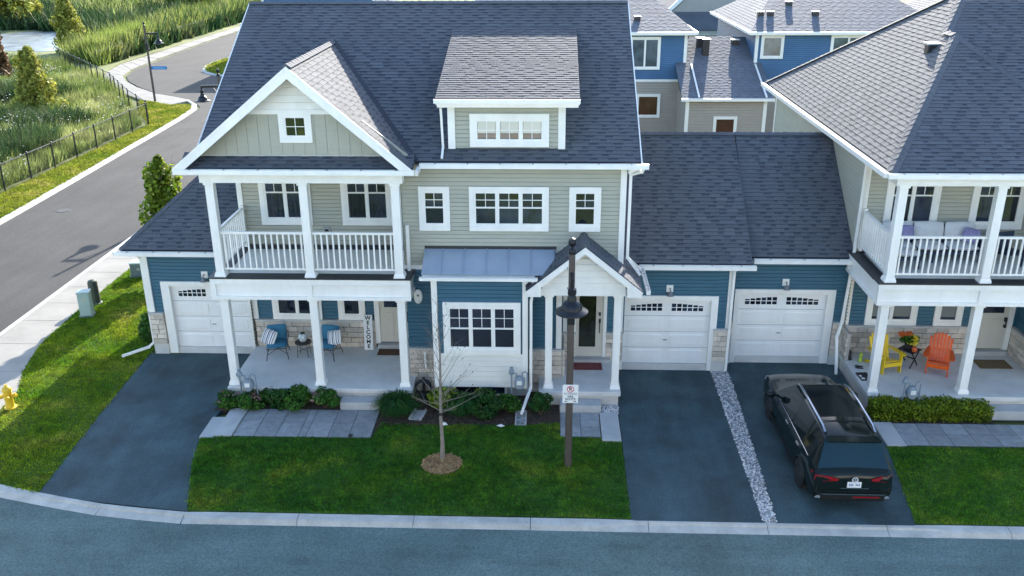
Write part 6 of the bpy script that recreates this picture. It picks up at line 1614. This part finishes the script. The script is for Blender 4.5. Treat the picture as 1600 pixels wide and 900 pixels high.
mb = MB(); mb.bar((-.70, -.04, .545), (.70, -.04, .545), .012, .018); mb.bar((-.30, -.012, .69), (.34, -.012, .69), .012, .014); mb.build('bumper_trim', chrome, car, local=True)
mb = MB(); mb.bar((.0, -.042, .47), (.60, -.042, .47), .012, .03); mb.build('bumper_reflector', redl, car, local=True)
pl = MB(); pl.box(-.16, .16, -.03, -.012, .715, .865); pl = pl.build('license_plate', sign_w, car, local=True, bevel=.005)
q = MB()
for xx in (-.11, -.075, -.04, .04, .075, .11): q.box(xx-.010, xx+.010, -.033, -.030, .765, .82)
q.build('plate_print', mat('plate_blue', (.06, .12, .35), .5), pl, local=True)['kind'] = 'stuff'
em = MB(); n = 20
for i in range(n):
    a, b = 2*math.pi*i/n, 2*math.pi*(i+1)/n
    em.prism([(.075*math.cos(a), -.03, .925+.075*math.sin(a)), (.075*math.cos(b), -.03, .925+.075*math.sin(b)), (.060*math.cos(b), -.03, .925+.060*math.sin(b)), (.060*math.cos(a), -.03, .925+.060*math.sin(a))], (0, -.012, 0))
for (x0, z0, x1, z1) in ((-.028, .985, 0, .935), (.028, .985, 0, .935), (-.055, .955, -.025, .87), (-.025, .87, 0, .92), (0, .92, .025, .87), (.025, .87, .055, .955)): em.bar((x0, -.036, z0), (x1, -.036, z1), .012, .010, up=(0, 1, 0))
em.build('emblem', mat('emblem_silver', (.75, .76, .78), .3, metal=.2), car, local=True)
mb = MB(); mb.bar((.05, .17, 1.13), (.52, .22, 1.17), .02, .02); mb.build('wiper', trimm, car, local=True)
mb = MB(); mb.box(-.03, .03, .80, .95, 1.77, 1.83); mb.build('antenna', paint, car, local=True, bevel=.01)
whl = None
for (yy, sx) in ((1.12, 1), (1.12, -1), (4.42, 1), (4.42, -1)):
    w = MB(); prof = [(.20, -.11), (.33, -.115), (.365, -.08), (.37, 0), (.365, .08), (.33, .115), (.20, .11)]; w.lathe([(r, h) for r, h in prof], (sx*.835, yy, .37), 28, 'x'); wo_ = w.build('wheel', tyre_m, car, local=True)
    r = MB(); r.lathe([(.0, sx*.085), (.06, sx*.09), (.07, sx*.075)], (sx*.835, yy, .37), 12, 'x'); r.lathe([(.24, sx*.10), (.255, sx*.118), (.27, sx*.118), (.275, sx*.10)], (sx*.835, yy, .37), 28, 'x')
    for k in range(5):
        a = rad(72*k+10); r.bar((sx*.92, yy, .37), (sx*.935, yy+.25*math.cos(a), .37+.25*math.sin(a)), .05, .03, up=(sx, 0, 0))
    r.build('rim', mat('rim_dark', (.035, .037, .04), .3, metal=.7), wo_, local=True)
    ar = MB(); ar.tube([(sx*.925, yy+.415*math.cos(rad(a)), .37+.415*math.sin(rad(a))) for a in range(-15, 200, 15)], .028, 6); ar.build('wheel_arch', trimm, car, local=True)
